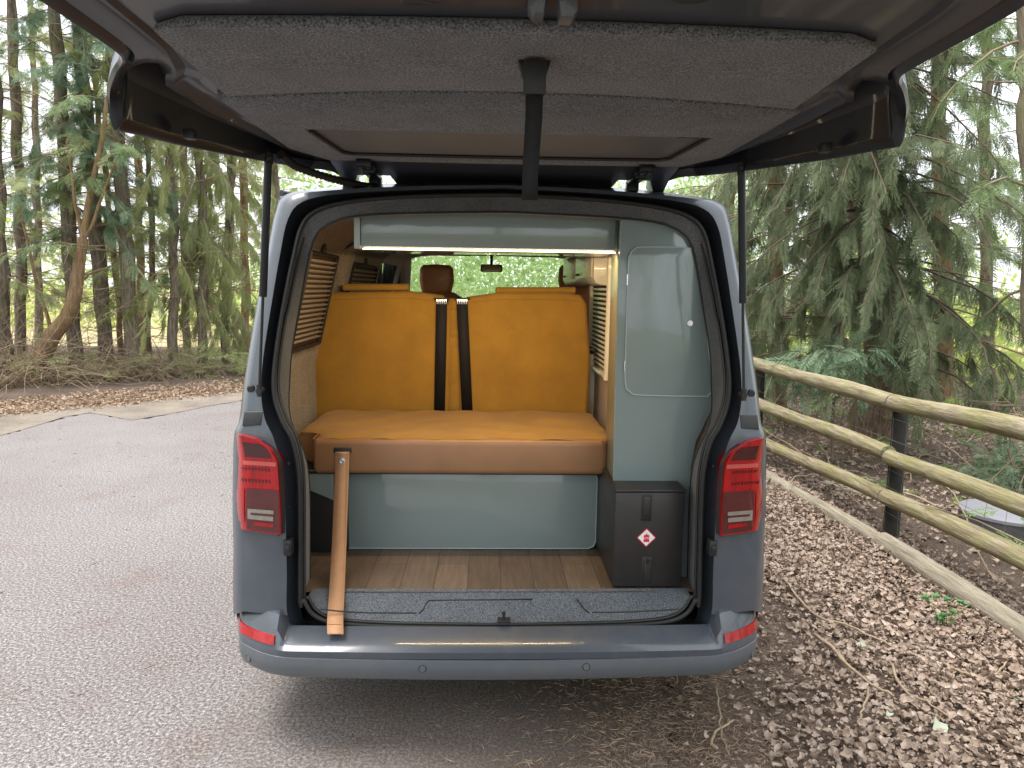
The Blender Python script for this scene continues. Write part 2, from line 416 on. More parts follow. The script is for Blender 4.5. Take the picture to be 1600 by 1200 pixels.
# --- outer shell, swept forward from the silhouette; the lower flank is added under it
low = [np.array((-.955, .235, z)) for z in (.30, .38)]
prof0 = [low[0], low[1]]+list(sil[4:-4])+[mir(low[1]), mir(low[0])]
def station(y):
    k = min(1., (y-.2)/.5); g = 1+.012*k
    out = []
    for p in prof0:
        x, z = p[0]*g, p[2]+.012*k*(1 if p[2] > 1.8 else 0)
        yy = max(y, p[1]) if y < .6 else y
        if y > 3.45:
            zm = 2.0-max(0, y-3.5)*.25 if y < 3.7 else (1.93-(y-3.7)*1.33 if y < 4.25 else 1.20-(y-4.25)*.42)
            if y > 4.7: zm = .98-(y-4.7)*2.2
            zm -= .05*(x/.9)**2
            z = min(z, max(zm, .34))
            x *= 1-.10*max(0, (y-3.9))**1.6
        out.append(np.array((x, yy, z)))
    return out
ys = [.236, .35, .5, .6, .7]+[.8+.1*i for i in range(27)]+[3.5, 3.6, 3.65, 3.7, 3.8, 3.9, 4.0, 4.1, 4.2, 4.25, 4.35, 4.5, 4.7, 4.85, 4.93]
rows = [[np.array((p[0], max(p[1], .236) if i else p[1], p[2])) for p in station(y)] for i, y in enumerate(ys)]
rows[0] = [np.array(p) for p in prof0]
WIN = {('l', 0): (.82, 1.55), ('l', 1): (1.72, 2.45), ('l', 2): (2.65, 3.42), ('r', 0): (.82, 1.35), ('r', 1): (1.52, 2.45), ('r', 2): (2.65, 3.42)}
shell, panes = MB(), {}
windscreen = []
for i in range(len(rows)-1):
    for j in range(len(rows[0])-1):
        q = [rows[i][j], rows[i][j+1], rows[i+1][j+1], rows[i+1][j]]
        c = sum(q)/4; key = None
        if 1.24 < c[2] < 1.77 and abs(c[0]) > .7 and c[1] < 3.45:
            for k, (a, b) in WIN.items():
                if a < c[1] < b and (k[0] == 'l') == (c[0] < 0): key = k
        if 3.68 < c[1] < 4.25 and abs(c[0]) < .80 and c[2] > 1.18: windscreen.append(q); continue
        if key: panes.setdefault(key, []).append(q)
        else: shell.add(q, [(0, 1, 2, 3)])
def weld(o, d=.0005):
    bm = bmesh.new(); bm.from_mesh(o.data); bmesh.ops.remove_doubles(bm, verts=bm.verts[:], dist=d)
    bmesh.ops.recalc_face_normals(bm, faces=bm.faces[:]); bm.to_mesh(o.data); bm.free()
    o.data.polygons.foreach_set('use_smooth', np.ones(len(o.data.polygons), dtype=bool)); o.data.set_sharp_from_angle(angle=R(40))
o = obj('body_shell', shell, 'paint', van, fix=False); weld(o)
def quads(qs): 
    m = MB()
    for q in qs: m.add(q, [(0, 1, 2, 3)])
    return m
o = obj('windscreen', quads(windscreen), 'glass', van, fix=False); weld(o)
for k, q in panes.items():
    o = obj('side_window', quads(q), 'glass_dark' if k in (('l', 0), ('l', 1), ('r', 0)) else 'glass', van, fix=False); weld(o)
obj('underbody', MB().box((-.90, .22, .27), (.90, 4.85, .40), .03), 'under', van)
# wheels
for sx in (-1, 1):
    for y in (1.15, 4.1):
        w = obj('wheel', MB().lathe([(.06, -.02), (.10, .02), (.10, .10)], (sx*.84, y, .335), 'x', 24), 'black', van)
        obj('tyre', MB().lathe([(.215, -.10), (.30, -.11), (.332, -.08), (.335, 0), (.332, .08), (.30, .11), (.215, .10), (.215, -.10)], (sx*.84, y, .335), 'x', 40), 'tyre', w)
        rim = MB().lathe([(.21, -.09), (.20, 0), (.215, .09)], (sx*.84, y, .335), 'x', 32)
        for a in range(5):
            an = a*2*math.pi/5; d = np.array((0, math.cos(an), math.sin(an)))
            c = np.array((sx*.90, y, .335)); rim.tube([c+d*.03, c+d*.21], [.04, .028], 6)
        obj('rim', rim, 'alloy', w)
# small awning-rail end at the left gutter
p = U(445, 304, .16)
obj('gutter_rail_end', MB().tube([p+(-.012, 0, .004), p+(.02, .05, .004)], [.012, .01], 10), 'black_gloss', van)

# --- door seal: closed loop of black rubber
sb = [U(u, v, .035) for u, v in ((474, 938), (487, 958), (512, 971), (560, 977), (640, 980), (782, 982))]
bot = crom([seal_h[4]+np.array((0, 0, .0))]+sb, 5)
bot = both(bot[1:])
loop = [p for p in seal_c if p[2] > bot[0][2]+.015]
loop = loop+bot[::-1]
obj('door_seal', MB().tube(loop, .0085, 8, closed=True), 'rubber', van, ang=80)
loop2 = [np.array((p[0]*.985, p[1]+.016, p[2]-.012 if p[2] > 1.5 else p[2]+.006)) for p in loop]
obj('inner_seal_lip', MB().tube(loop2, .006, 6, closed=True), 'black', van, ang=80)
# sill strip between seal and bumper
low_ = [p for p in bot if p[2] < min(q[2] for q in bot)+.022]
fr = [p+np.array((0, -.004, -.012)) for p in low_]; fr2 = [np.array((p[0]*1.005, .085, p[2]-.012)) for p in low_]; fr3 = [np.array((p[0]*1.005, .07, p[2]-.05)) for p in low_]
obj('sill_trim', MB().grid([fr, fr2, fr3]), 'plastic_grey', van, ang=50)

# --- carpeted inner ring from the seal to the interior opening (plane y = .36)
YI = .36
C5 = [(484, 935), (484, 880), (484, 800), (483, 760), (479, 722), (468, 690), (456, 664), (451, 635), (452, 600), (456, 545), (470, 468), (484, 395), (494, 366), (512, 350), (553, 338), (640, 333), (782, 331)]
c5h = crom([P(u, v, YI) for u, v in C5], 4); c5 = both(c5h)
n = 64
def resample(c, n):
    c = [np.array(p) for p in c]; d = np.cumsum([0]+[np.linalg.norm(b-a) for a, b in zip(c, c[1:])])
    t = np.linspace(0, d[-1], n); a = np.array(c)
    return [np.array([np.interp(x, d, a[:, i]) for i in range(3)]) for x in t]
sl = resample([p for p in seal_h if p[2] > .49], 48); cl = resample(c5h, 48)
def ring_row(t, bulge):
    r = []
    for a, b in zip(sl, cl):
        p = a*(1-t)+b*t; p = p+np.array((np.sign(-p[0])*-bulge*.6, 0, bulge*.4 if p[2] > 1.6 else 0)); r.append(p)
    return both(r)
ringrows = [both(sl), ring_row(.12, -.004), ring_row(.5, .004), ring_row(.88, -.002), both(cl)]
obj('pillar_trim', MB().grid(ringrows), 'carpet_ring', van, ang=70)
obj('trim_piping', MB().tube(ringrows[-1], .004, 6), 'rubber', van, ang=80)
# --- interior walls and ceiling (carpet), with the same window openings
def lin(y):
    k = (y-YI)
    out = []
    for p in both(cl):
        kk = math.sin(math.pi/2*min(1, k/.25)); ax = abs(p[0])
        xt = max(ax*1.12, .888*min(1., max(0., (1.50-p[2])/.25))) if p[2] < 1.5 else ax*1.12
        x, z = math.copysign(ax*(1-kk)+(xt if p[0] < 0 else ax*1.015)*kk, p[0]), p[2]
        if y > 3.45:
            z = min(z, 1.93-(y-3.45)*.3)
        out.append(np.array((x, y, z)))
    return out
lys = [YI, .39, .43, .47, .52, .57, .62, .7]+[.8+.1*i for i in range(27)]+[3.5, 3.6, 3.68]
lr = [lin(y) for y in lys]; wl, ce = MB(), MB()
for i in range(len(lr)-1):
    for j in range(len(lr[0])-1):
        q = [lr[i][j], lr[i][j+1], lr[i+1][j+1], lr[i+1][j]]; c = sum(q)/4
        if 1.24 < c[2] < 1.74 and abs(c[0]) > .6 and c[1] < 3.45:
            if any(a < c[1] < b and (k[0] == 'l') == (c[0] < 0) and k not in (('l', 0), ('l', 1)) for k, (a, b) in WIN.items()): continue
        (ce if c[1] > 2.6 else wl).add(q, [(0, 1, 2, 3)])
o = obj('wall_lining', wl, 'carpet_wall', van, fix=False); weld(o)
o = obj('cab_headlining', ce, 'headlining', van, fix=False); weld(o)
# vertical ribs between the left windows
def wallpt(u, v, off=.01):
    y = 1.
    for _ in range(40):
        p = P(u, v, y)
        zz = [(q[2], -q[0]) for q in cl if q[2] > .9]; xs = -np.interp(p[2], [a for a, b in zz], [b for a, b in zz])*1.03+off
        p = PX(u, v, xs); y = .5*y+.5*p[1]
    return p
for a, b, c, d in (((525, 395), (545, 365), (552, 455), (538, 520)),):
    q = [wallpt(*t, .015) for t in ((521, 405), (543, 358), (552, 345), (553, 455), (522, 455))]
# two louvred blinds on the left wall
for (ya, yb, za, zb) in ((.62, 1.08, 1.36, 1.715), (1.54, 2.3, 1.30, 1.70)):
    def wx(z): 
        zz = [(q[2], -q[0]) for q in cl if q[2] > .9]; return -np.interp(z, [a for a, b in zz], [b for a, b in zz])*1.12
    f = MB(); zs = np.linspace(za, zb, 9)
    f.grid([[(wx(z)+.010, ya-.02, z) for z in np.linspace(za-.02, zb+.02, 9)], [(wx(z)+.010, yb+.02, z) for z in np.linspace(za-.02, zb+.02, 9)]])
    bl = obj('window_blind', f, 'blind_back', van)
    sm = MB(); ns = 17
    for i in range(ns):
        z = za+(zb-za)*(i+.5)/ns; h = (zb-za)/ns*.30
        x = wx(z)
        sm.prism([(x+.012, ya, z-h), (x+.030, ya, z-h*.2), (x+.034, ya, z+h*.5), (x+.012, ya, z+h)], (0, yb-ya, 0))
    obj('blind_slat', sm, 'slat', bl); bl.children[0]['kind'] = 'stuff'
    hx = wx(zb+.03)
    obj('blind_handle', MB().prism([(hx+.012, (ya+yb)/2-.03, zb+.02), (hx+.012, (ya+yb)/2+.03, zb+.02), (hx+.012, (ya+yb)/2+.012, zb+.065), (hx+.012, (ya+yb)/2-.012, zb+.065)], (.012, 0, 0), .003), 'blind_back', bl)
    fx = [(wx(z)+.02, y, z) for y, z in ((ya-.02, za-.02), (ya-.02, zb+.02), (yb+.02, zb+.02), (yb+.02, za-.02))]
    obj('blind_frame', MB().tube(fx, .012, 6, closed=True), 'black', bl)
rx = [(-np.interp(z, *zip(*[(q[2], -q[0]) for q in cl if q[2] > .9]))*1.12+.004, z) for z in np.linspace(1.0, 1.84, 12)]
obj('wall_rib', MB().grid([[(x-.01, 1.28, z) for x, z in rx], [(x+.035, 1.31, z) for x, z in rx], [(x+.035, 1.42, z) for x, z in rx], [(x-.01, 1.45, z) for x, z in rx]]), 'carpet_wall', van)

# --- floor
obj('load_floor', MB().grid([[(-.80, .235, .50), (.80, .235, .50)], [(-.80, 3.5, .50), (.80, 3.5, .50)]]), 'wood_floor', van, smooth=False)
e1 = [np.array((x, .245+.01*abs(x), .506)) for x in np.linspace(-.69, .69, 41)]
bb = resample(bot, 41)
e2 = [np.array((p[0]*.985, p[1]+.018, p[2]+.012)) for p in bb]
e15 = [a*.5+b*.5 for a, b in zip(e1, e2)]
obj('threshold_carpet', MB().grid([e1, e15, e2]), 'carpet_sill', van)
up_px = [(489, 924), (1078, 922), (1084, 950), (1060, 956), (985, 955), (925, 957), (913, 952), (903, 940), (890, 937), (680, 939), (668, 942), (660, 954), (648, 958), (560, 957), (505, 950)]
def onth(u, v, off):
    # point on the sloped threshold
    p = G(u, v, .48)
    for _ in range(12):
        z = np.interp(p[1], [.153, .25], [.434, .507]); p = G(u, v, z+off)
    return p
for L in ([(655, 958), (661, 953), (668, 941), (684, 938), (785, 937), (890, 936), (903, 939), (912, 951), (920, 957)], [(500, 952), (560, 957), (650, 958)], [(925, 957), (985, 956), (1060, 952)]):
    obj('carpet_crease', MB().tube(crom([onth(u, v, .001) for u, v in L], 4), .0026, 6), 'rubber', van)
st = P(787, 968, .10)
lk = MB().tube([st+(-.014, .02, -.014), st+(-.0, .0, -.002), st+(.0, -.0, .022)], .005, 8).box(st+(-.022, -.003, -.012), st+(.024, .03, -.004), .003).tube([st+(0, 0, .02), st+(0, 0, .027)], .007, 8)
obj('lock_striker', lk, 'black', van)

# --- rear bumper
def plan(x):
    a = abs(x)
    return .015*(a/.7)**2+ (0 if a < .70 else 2.2*(a-.70)**2) + (0 if a < .90 else 24*(a-.90)**2)
def bsec(x):
    a = abs(x); t = min(1, max(0, (a-.732)/.032)); t = t*t*(3-2*t); y0 = plan(x)
    mid = [(.10, .432), (.085, .428), (.05, .418), (.02, .408), (.004, .400), (-.006, .392), (-.004, .368)]
    cor = [(.12, .505), (.085, .500), (.055, .490), (.022, .450), (.006, .412), (-.004, .392), (-.004, .366)]
    lo = [(-.001, .364), (-.006, .362), (-.008, .34), (-.004, .312), (.012, .285), (.05, .268), (.30, .27)]
    s = [(m[0]*(1-t)+c[0]*t, m[1]*(1-t)+c[1]*t) for m, c in zip(mid, cor)]
    bow = .012*(a/.9)**2
    return [np.array((x, y0*(1 if y < .09 else .9)+y, z-bow*0)) for y, z in s], [np.array((x, y0+y, z+bow*.8)) for y, z in lo]
bx = sorted(set([round(v, 3) for v in list(np.linspace(-.7, .7, 23))+[s*(.715+.0075*i) for i in range(8) for s in (-1, 1)]+[s*(.78+.012*i) for i in range(10) for s in (-1, 1)]+[s*(.9+.0105*i) for i in range(6) for s in (-1, 1)]]))
secs = [bsec(x) for x in bx]
# close the ends by wrapping forward along the flank
def wrap(sec, s): return [np.array((s*.957, max(p[1], .42), p[2])) for p in sec]
up_ = [wrap(secs[0][0], -1)]+[s[0] for s in secs]+[wrap(secs[-1][0], 1)]
lo_ = [wrap(secs[0][1], -1)]+[s[1] for s in secs]+[wrap(secs[-1][1], 1)]
bump_o = obj('bumper', MB().grid(up_), 'paint', van, ang=28)
obj('bumper_skirt', MB().grid(lo_), 'plastic_grey', bump_o, ang=35)
for s in (-1, 1):
    xs = np.linspace(.766, .9525, 22); rr = []
    for f, zz in ((0, .434), (1, .406)):
        row = []
        for x in xs:
            ss = bsec(s*x)[0]; zz2 = zz-.0
            yy = np.interp(-zz2, [-p[2] for p in ss], [p[1] for p in ss]); row.append(np.array((s*x, yy-.006, zz2)))
        rr.append(row)
    a, b = rr
    back = [[p+np.array((-s*0, .012, 0)) for p in r] for r in rr]
    obj('reflector', MB().grid([back[0], a, [(p+q)/2 for p, q in zip(a, b)], b, back[1]]), 'lens_red', bump_o, ang=50)
for u in (388, 660, 916, 1176):
    v = {388: 1029, 660: 1045, 916: 1042, 1176: 1022}[u]
    y = .0
    for _ in range(8):
        p = P(u, v, y); ss = bsec(p[0])[1]; y = np.interp(-p[2], [-q[2] for q in ss], [q[1] for q in ss])
    p = P(u, v, y-.001)
    nx = 2*(plan(p[0])-plan(p[0]-.01*np.sign(p[0])))/.02*np.sign(p[0])
    m = MB().lathe([(.0, -.0015), (.0105, -.0015), (.0115, 0), (.0115, .006)], (0, 0, 0), 'y', 24)
    an = math.atan(nx); m.v = [(x*math.cos(an)-yy*math.sin(an)+p[0], x*math.sin(an)+yy*math.cos(an)+p[1], z+p[2]) for x, yy, z in m.v]
    so = obj('parking_sensor', m, 'plastic_grey', bump_o)
    m = MB().lathe([(.0115, -.0012), (.0125, -.0016), (.0135, -.0005)], (0, 0, 0), 'y', 24)
    m.v = [(x*math.cos(an)-yy*math.sin(an)+p[0], x*math.sin(an)+yy*math.cos(an)+p[1], z+p[2]) for x, yy, z in m.v]
    obj('sensor_gap', m, 'black', bump_o)

# --- tail lights (left traced, right mirrored)
LO = [(367, 678, 397, 686), (366, 700, 422, 702), (366, 718, 433, 722), (365, 745, 435, 750), (364, 775, 437, 780), (365, 800, 438, 806), (368, 826, 438, 836)]
def lampS(s, t, off):
    """s: 0 outer .. 1 inner, t: pixel row parameter 0..6"""
    i = min(int(t), 5); f = t-i; a, b = LO[i], LO[i+1]
    ou, ov, iu, iv = [a[k]*(1-f)+b[k]*f for k in range(4)]
    dy = -.030+.15*(1-s)**12-off
    return U(ou+(iu-ou)*s, ov+(iv-ov)*s, dy)
def patch(s0, s1, t0, t1, off, s0b=None, s1b=None, n=8, m=5):
    rows = []
    for j in range(m+1):
        f = j/m; a = s0+(s0b-s0)*f if s0b is not None else s0; b = s1+(s1b-s1)*f if s1b is not None else s1
        rows.append([lampS(a+(b-a)*i/n, t0+(t1-t0)*f, off) for i in range(n+1)])
    return rows
for sgn in (1, -1):
    fx = (lambda rows: rows) if sgn == 1 else (lambda rows: [[mir(p) for p in r] for r in rows])
    rr = patch(0, 1, 0, 6, 0, n=14, m=24)
    back = [np.array((p[0], p[1]+.10, p[2])) for p in (r[-1] for r in rr)]
    body = MB().grid(fx([r+[b] for r, b in zip(rr, back)]))
    body.grid(fx([[p+np.array((0, .1, 0)) for p in rr[0]], rr[0]])); body.grid(fx([rr[-1], [p+np.array((0, .1, 0)) for p in rr[-1]]]))
    tl = obj('tail_light', body, 'lens_red', van, ang=50)
    obj('indicator_lens', MB().grid(fx(patch(.26, .90, .55, 1.72, .0022, .26, .90))), 'lens_dark', tl)
    obj('light_bar', MB().grid(fx(patch(.20, .97, 2.02, 2.26, .0025))), 'lens_pink', tl)
    for t0 in (2.40, 3.05):
        m1 = MB()
        for i in range(9):
            s0 = .16+i*.075; m1.grid(fx(patch(s0, s0+.035, t0, t0+.16, .0024, s0+.02, s0+.055, 1, 1)))
        obj('led_row', m1, 'lens_dark', tl)
    obj('side_guide', MB().grid(fx(patch(.05, .24, 3.6, 5.5, .0024, .07, .22))), 'lens_red', tl)
    obj('smoked_lens', MB().grid(fx(patch(.28, .985, 3.55, 5.93, .0022, .26, .97))), 'lens_smoke', tl)
    rv = obj('reversing_lamp', MB().grid(fx(patch(.30, .86, 4.72, 5.33, .0045, .29, .84))), 'lens_clear', tl)
    obj('lamp_divider', MB().grid(fx(patch(.36, .85, 4.96, 5.08, .0062))), 'lens_smoke', rv)
    obj('fog_lens', MB().grid(fx(patch(.42, .84, 5.45, 5.66, .0042))), 'lens_red', tl)
    # black recess behind the lamp's inner edge and strut mounting pad on the pillar
    ed = [lampS(1.0, t, -.012) for t in np.linspace(0.3, 6, 20)]; ed2 = [p+np.array((.012, .02, .003)) for p in ed]; ed0 = [p+np.array((-.008, -.004, -.004)) for p in ed]
    obj('lamp_gasket', MB().grid(fx([ed0, ed, ed2])), 'rubber', van)
    q = [U(u, v, -.004) for u, v in ((381, 643), (410, 643), (407, 664), (378, 666))]
    q = q if sgn == 1 else [mir(p) for p in q]
    obj('pillar_pad', MB().prism(q, (0, .02, 0), .003), 'black', van)
    c = U(392, 608, -.001); c = c if sgn == 1 else mir(c)
    obj('pillar_grommet', MB().lathe([(0, -.003), (.010, -.003), (.013, 0), (.015, .004)], c, 'y', 20), 'rubber', van)
    # hinge-side latch catch low in the channel
    c = U(450, 855, .0); c = c if sgn == 1 else mir(c)
    obj('door_buffer', MB().box(c+(-.014, -.012, -.028), c+(.014, .03, .028), .006).box(c+(-.008, -.02, -.012), c+(.010, -.008, .014), .004), 'black', van)
    for u, v in ((451, 725), (451, 792)):
        c = U(u, v, .045); c = c if sgn == 1 else mir(c)
        obj('bung', MB().lathe([(0, -.004), (.006, -.003), (.008, .003)], c, 'y', 12), 'rubber', van)

# --- gas struts
for sgn in (1, -1):
    a = U(405, 611, -.035); b = np.array((-.742, .055, 1.995)); 
    a, b = (a, b) if sgn == 1 else (mir(a), mir(b))
    c = a+(b-a)*.42
    st = obj('gas_strut', MB().tube([c, b], .0125, 14), 'black_gloss', van, ang=60)
    obj('piston_rod', MB().tube([a, c], .0048, 10), 'black', st, ang=60)
    obj('ball_joint', MB().tube([a+(0, .03, 0), a+(0, -.008, 0)], .010, 10).tube([a+(0, 0, -.018), a+(0, 0, .022)], .009, 10), 'black', st)
    obj('strut_cap', MB().tube([b+(0, 0, -.02), b+(0, .004, .014)], .013, 10), 'black', st)

# ------------------------------------------------------------------ tailgate (raised)
MAT['tint'] = pm('tinted_window_inside', (.125, .12, .125), .5, 0, .1, .04, 3)
def zl(y): return 2.030-y*.020
TG = [(.50, .57, 1.994), (.44, .60, 2.002), (.37, .63, 2.008), (.30, .70, 2.005), (.2, .742, 1.998), (.1, .768, 1.990), (-.1, .82, 1.976), (-.3, .87, 1.962), (-.48, .890, 1.950), (-.548, .899, 1.945), (-.558, .900, 1.948),
      (-.572, .899, 1.995), (-.61, .878, 2.016), (-.665, .838, 2.034), (-.72, .795, 2.046), (-.80, .778, 2.046), (-1.0, .775, 2.048), (-1.10, .770, 2.05), (-1.16, .745, 2.052), (-1.19, .69, 2.055)]
def xl(y): return np.interp(-y, [-.5, -.40, -.24, -.1, .54, .60, 1.0, 1.19], [.50, .55, .66, .700, .715, .675, .665, .60])
def tgrow(y, xo, zo):
    a, z = xl(y), zl(y); d = xo-a
    wing = max(0., min(1., (z-zo-.01)/.06))
    prof = [(0, .016), (.10, .022), (.20, .030-.012*wing), (.30, .002+.02*(1-wing)), (.40, .004+.02*(1-wing)), (.48, .045*wing+.02), (.62, .058*wing+.018), (.80, .03*wing+.012)]
    r = [(a+d*f, y, z+h) for f, h in prof]
    r += [(xo-.022, y, zo+.026), (xo-.008, y, zo+.004), (xo, y, zo), (xo+.006, y, zo+.010), (xo-.004, y, zo+.05), (xo-.06, y, max(zo+.12, 2.11)), (xo*.6, y, 2.155), (0, y, 2.165)]
    return [np.array(p) for p in r]
rows = [tgrow(*t) for t in TG]
rows = [list(r) for r in zip(*[crom([r[i] for r in rows], 4) for i in range(len(rows[0]))])]
wi = [i for i, r in enumerate(rows) if -.70 < r[0][1] < .33]; wa, wb = wi[0], wi[-1]
if wa > wb: wa, wb = wb, wa
wing = [r[3:12] for r in rows[wa:wb+1]]
tg = MB()
for f in (lambda p: p, mir):
    tg.grid([[f(p) for p in r[:4]] for r in rows]).grid([[f(p) for p in r[11:]] for r in rows])
    for part in (rows[:wa+1], rows[wb:]):
        if len(part) > 1: tg.grid([[f(p) for p in r[3:12]] for r in part])
# inner skin under the lining and the two end caps
n = len(rows)
tg.grid([[np.array((x, r[0][1], r[0][2]+.0)) for x in np.linspace(-r[0][0], r[0][0], 9)] for r in rows])
for r in (rows[0], rows[-1]):
    e = [np.array(p) for p in r]; full = e+[mir(p) for p in e[-2::-1]]
    tg.add(full, [tuple(range(len(full)))])
tailgate = obj('tailgate', tg, 'tg_frame', van, ang=32)
for f in (lambda p: p, mir): obj('side_wing', MB().grid([[f(p) for p in r] for r in wing]), 'black_gloss', tailgate, ang=40)
def tgpt(u, v, off=0.):
    y = -.4
    for _ in range(30): p = G(u, v, zl(y)+off); y = .5*y+.5*p[1]
    return G(u, v, zl(y)+off)
def curvey(x): return -.575+.10*(x/.7)**2          # bowed seam across the lining
# near carpet panel
o1 = []
for x in np.linspace(-.655, .655, 21): o1.append((x, -.955+.03*(x/.65)**2+.035*max(0, (abs(x)-.60)/.055)**2, 0))
for x in np.linspace(.672, -.672, 21): o1.append((x, curvey(x)-.010, 0))
pts = [np.array((x, y, zl(y)-.004)) for x, y, _ in o1]
obj('lining_panel', MB().prism(pts, (0, 0, .02), .008, 3), 'carpet', tailgate)
# far carpet panel with the window opening
def edge(a, b, k): return [np.array(a)*(1-t)+np.array(b)*t for t in np.linspace(0, 1, k, endpoint=False)]
far = []
for x in np.linspace(-.70, .70, 24, endpoint=False): far.append((x, curvey(x)+.013))
far += edge((.70, curvey(.70)+.01), (.685, .08), 10)+edge((.685, .08), (.60, .245), 6)
far += [(x, .245+.012*(1-(x/.6)**2)) for x in np.linspace(.60, -.60, 24, endpoint=False)]
far += edge((-.60, .245), (-.685, .08), 6)+edge((-.685, .08), (-.70, curvey(.7)+.01), 10)
hole = [(x, -.185) for x in np.linspace(-.565, .565, 24, endpoint=False)]+edge((.565, -.185), (.530, .13), 10)+edge((.530, .13), (.50, .158), 6)
hole += [(x, .158+.008*(1-(x/.5)**2)) for x in np.linspace(.50, -.50, 24, endpoint=False)]+edge((-.50, .158), (-.530, .13), 6)+edge((-.530, .13), (-.565, -.185), 10)
lv = lambda pts, dz, k=1., c=(0, -.1): [np.array((c[0]+(x-c[0])*k, c[1]+(y-c[1])*k, zl(y)+dz)) for x, y in pts]
obj('lining_panel', MB().grid([lv(far, .016, 1.004), lv(far, .004, 1.004), lv(far, -.002, .995), lv(hole, -.002, 1.02), lv(hole, .001, 1.008), lv(hole, .024, 1.0)], close_u=True), 'carpet', tailgate, ang=60)
w = lv(hole, .007, 1.01)
m = MB(); k = 24
m.v = []; m.add(w, [tuple(range(len(w)))])
obj('rear_window', m, 'tint', tailgate)
obj('window_seal', MB().tube(lv(hole[22:80], .002, .998), .0055, 6), 'rubber', tailgate)
# latch, emblem-side cut-outs, grab strap
lc = np.array((.040, -1.045, 2.072))
lt = MB().prism([lc+d for d in ((-.040, 0, .03), (-.036, -.0, -.022), (-.028, 0, -.032), (-.012, 0, -.032), (-.008, 0, -.004), (.010, 0, -.004), (.014, 0, -.036), (.034, 0, -.036), (.042, 0, -.026), (.042, 0, .03))], (0, .045, 0), .004)
ap = []
for x in np.linspace(-.60, .60, 61):
    k = .0 if .405 < abs(x) < .555 else 1.
    ap.append([(x, .235, zl(.235)+.012), (x, .30, 2.022), (x, .40, 2.012-.004*k), (x, .45+.04*k, 2.006-k*(.014+.022*(x/.6)**2)), (x, .455+.09*k, 2.010-k*(.014+.024*(x/.6)**2)), (x, .458+.16*k, 2.026-k*(.008+.02*(x/.6)**2)), (x, .452+.155*k, 2.045)])
obj('hinge_apron', MB().grid(ap), 'tg_frame', tailgate, ang=30)
obj('tailgate_latch', lt, 'plastic_grey', tailgate)
for u, v, rx_, ry in ((1080, 3, .034, .028), (655, 12, .03, .008)):
    c = tgpt(u, v, -.004); 
    m = MB().lathe([(0, .0015), (.9, 0), (1., .003)], (0, 0, 0), 'z', 24)
    m.v = [(x*rx_+c[0], y*ry+c[1], z+c[2]+.006) for x, y, z in m.v]
    obj('access_hole', m, 'black', tailgate)
gp = tgpt(836, 96, -.012); zb = P(828, 312, gp[1])
gs = obj('grab_strap', MB().grid([[gp+(-.017, 0, .0), gp+(.017, 0, .0)], [gp+(-.0165, .003, -.10), gp+(.0165, .003, -.10)], [zb+(-.0155, .004, .05), zb+(.0155, .004, .05)], [zb+(-.0155, .006, 0), zb+(.0155, .006, 0)]]), 'belt', tailgate)
md = gs.modifiers.new('thick', 'SOLIDIFY'); md.thickness = .006
obj('strap_anchor', MB().prism([gp+(-.032, .012, .006), gp+(.032, .012, .006), gp+(.022, .012, -.026), gp+(-.022, .012, -.026)], (0, .02, 0), .004).box(gp+(-.0215, -.008, -.062), gp+(.0215, .008, .004), .004), 'black', tailgate)
for s in (-1, 1):
    x = s*.475
    h = MB().box((x-.026, .20, 2.000), (x+.026, .31, 2.022), .005).box((x-.022, .30, 1.992), (x+.022, .47, 2.012), .004).box((x-.022, .44, 1.955), (x+.022, .485, 2.005), .004)
    for dx in (-.012, .012): h.lathe([(0, -.006), (.006, -.006), (.007, 0)], (x+dx, .24, 2.000), 'z', 12)
    obj('hinge', h, 'black_gloss', tailgate)
cp = crom([(-.705, .06, 2.005), (-.68, .16, 1.985), (-.60, .27, 1.968), (-.52, .38, 1.962), (-.46, .44, 1.962)], 16)
obj('cable_conduit', MB().tube(cp, [.0115 if i % 2 else .0145 for i in range(len(cp))], 10), 'rubber', tailgate, ang=80)
for s in (-1, 1):
    obj('rubber_stop', MB().box((s*.82-.012, -.36, 1.968), (s*.82+.016, -.33, 1.992), .004), 'black', tailgate)

# ================================================================== INSIDE THE VAN
# --- overhead locker with LED strip
a, b = P(553, 336, .44), P(966, 392, .44)
x0, x1, z0, z1 = a[0], b[0], P(760, 391, .44)[2], 1.885
ol = thing('overhead_locker', ((x0+x1)/2, .6, z0), 'long sage green overhead locker across the van, lit strip under its front edge', 'locker')
obj('carcass', MB().box((x0, .458, z0), (x1, .82, z1), .002), 'sage', ol)
obj('end_panel', MB().box((x0-.001, .437, z0-.002), (x0+.022, .457, z1-.004), .003), 'sage_edge', ol)
obj('locker_door', MB().box((x0+.024, .439, z0+.006), (x1-.012, .457, z1-.004), .004), 'sage', ol)
m_, nt, b_ = new_mat('warm_led'); b_.inputs['Emission Color'].default_value = (1, .80, .55, 1); b_.inputs['Emission Strength'].default_value = 4.; MAT['led'] = m_
obj('led_strip', MB().box((x0+.03, .442, z0-.0028), (x1-.01, .450, z0+.0005), .0008), 'led', ol)
ld = bpy.data.lights.new('led_light', 'AREA'); ld.shape = 'RECTANGLE'; ld.size = x1-x0-.04; ld.size_y = .012; ld.energy = 3.0; ld.color = (1, .72, .38)
lo = bpy.data.objects.new('led_light', ld); COL.objects.link(lo); lo.location = ((x0+x1)/2, .470, z0-.008); lo.rotation_euler = (R(28), 0, 0)

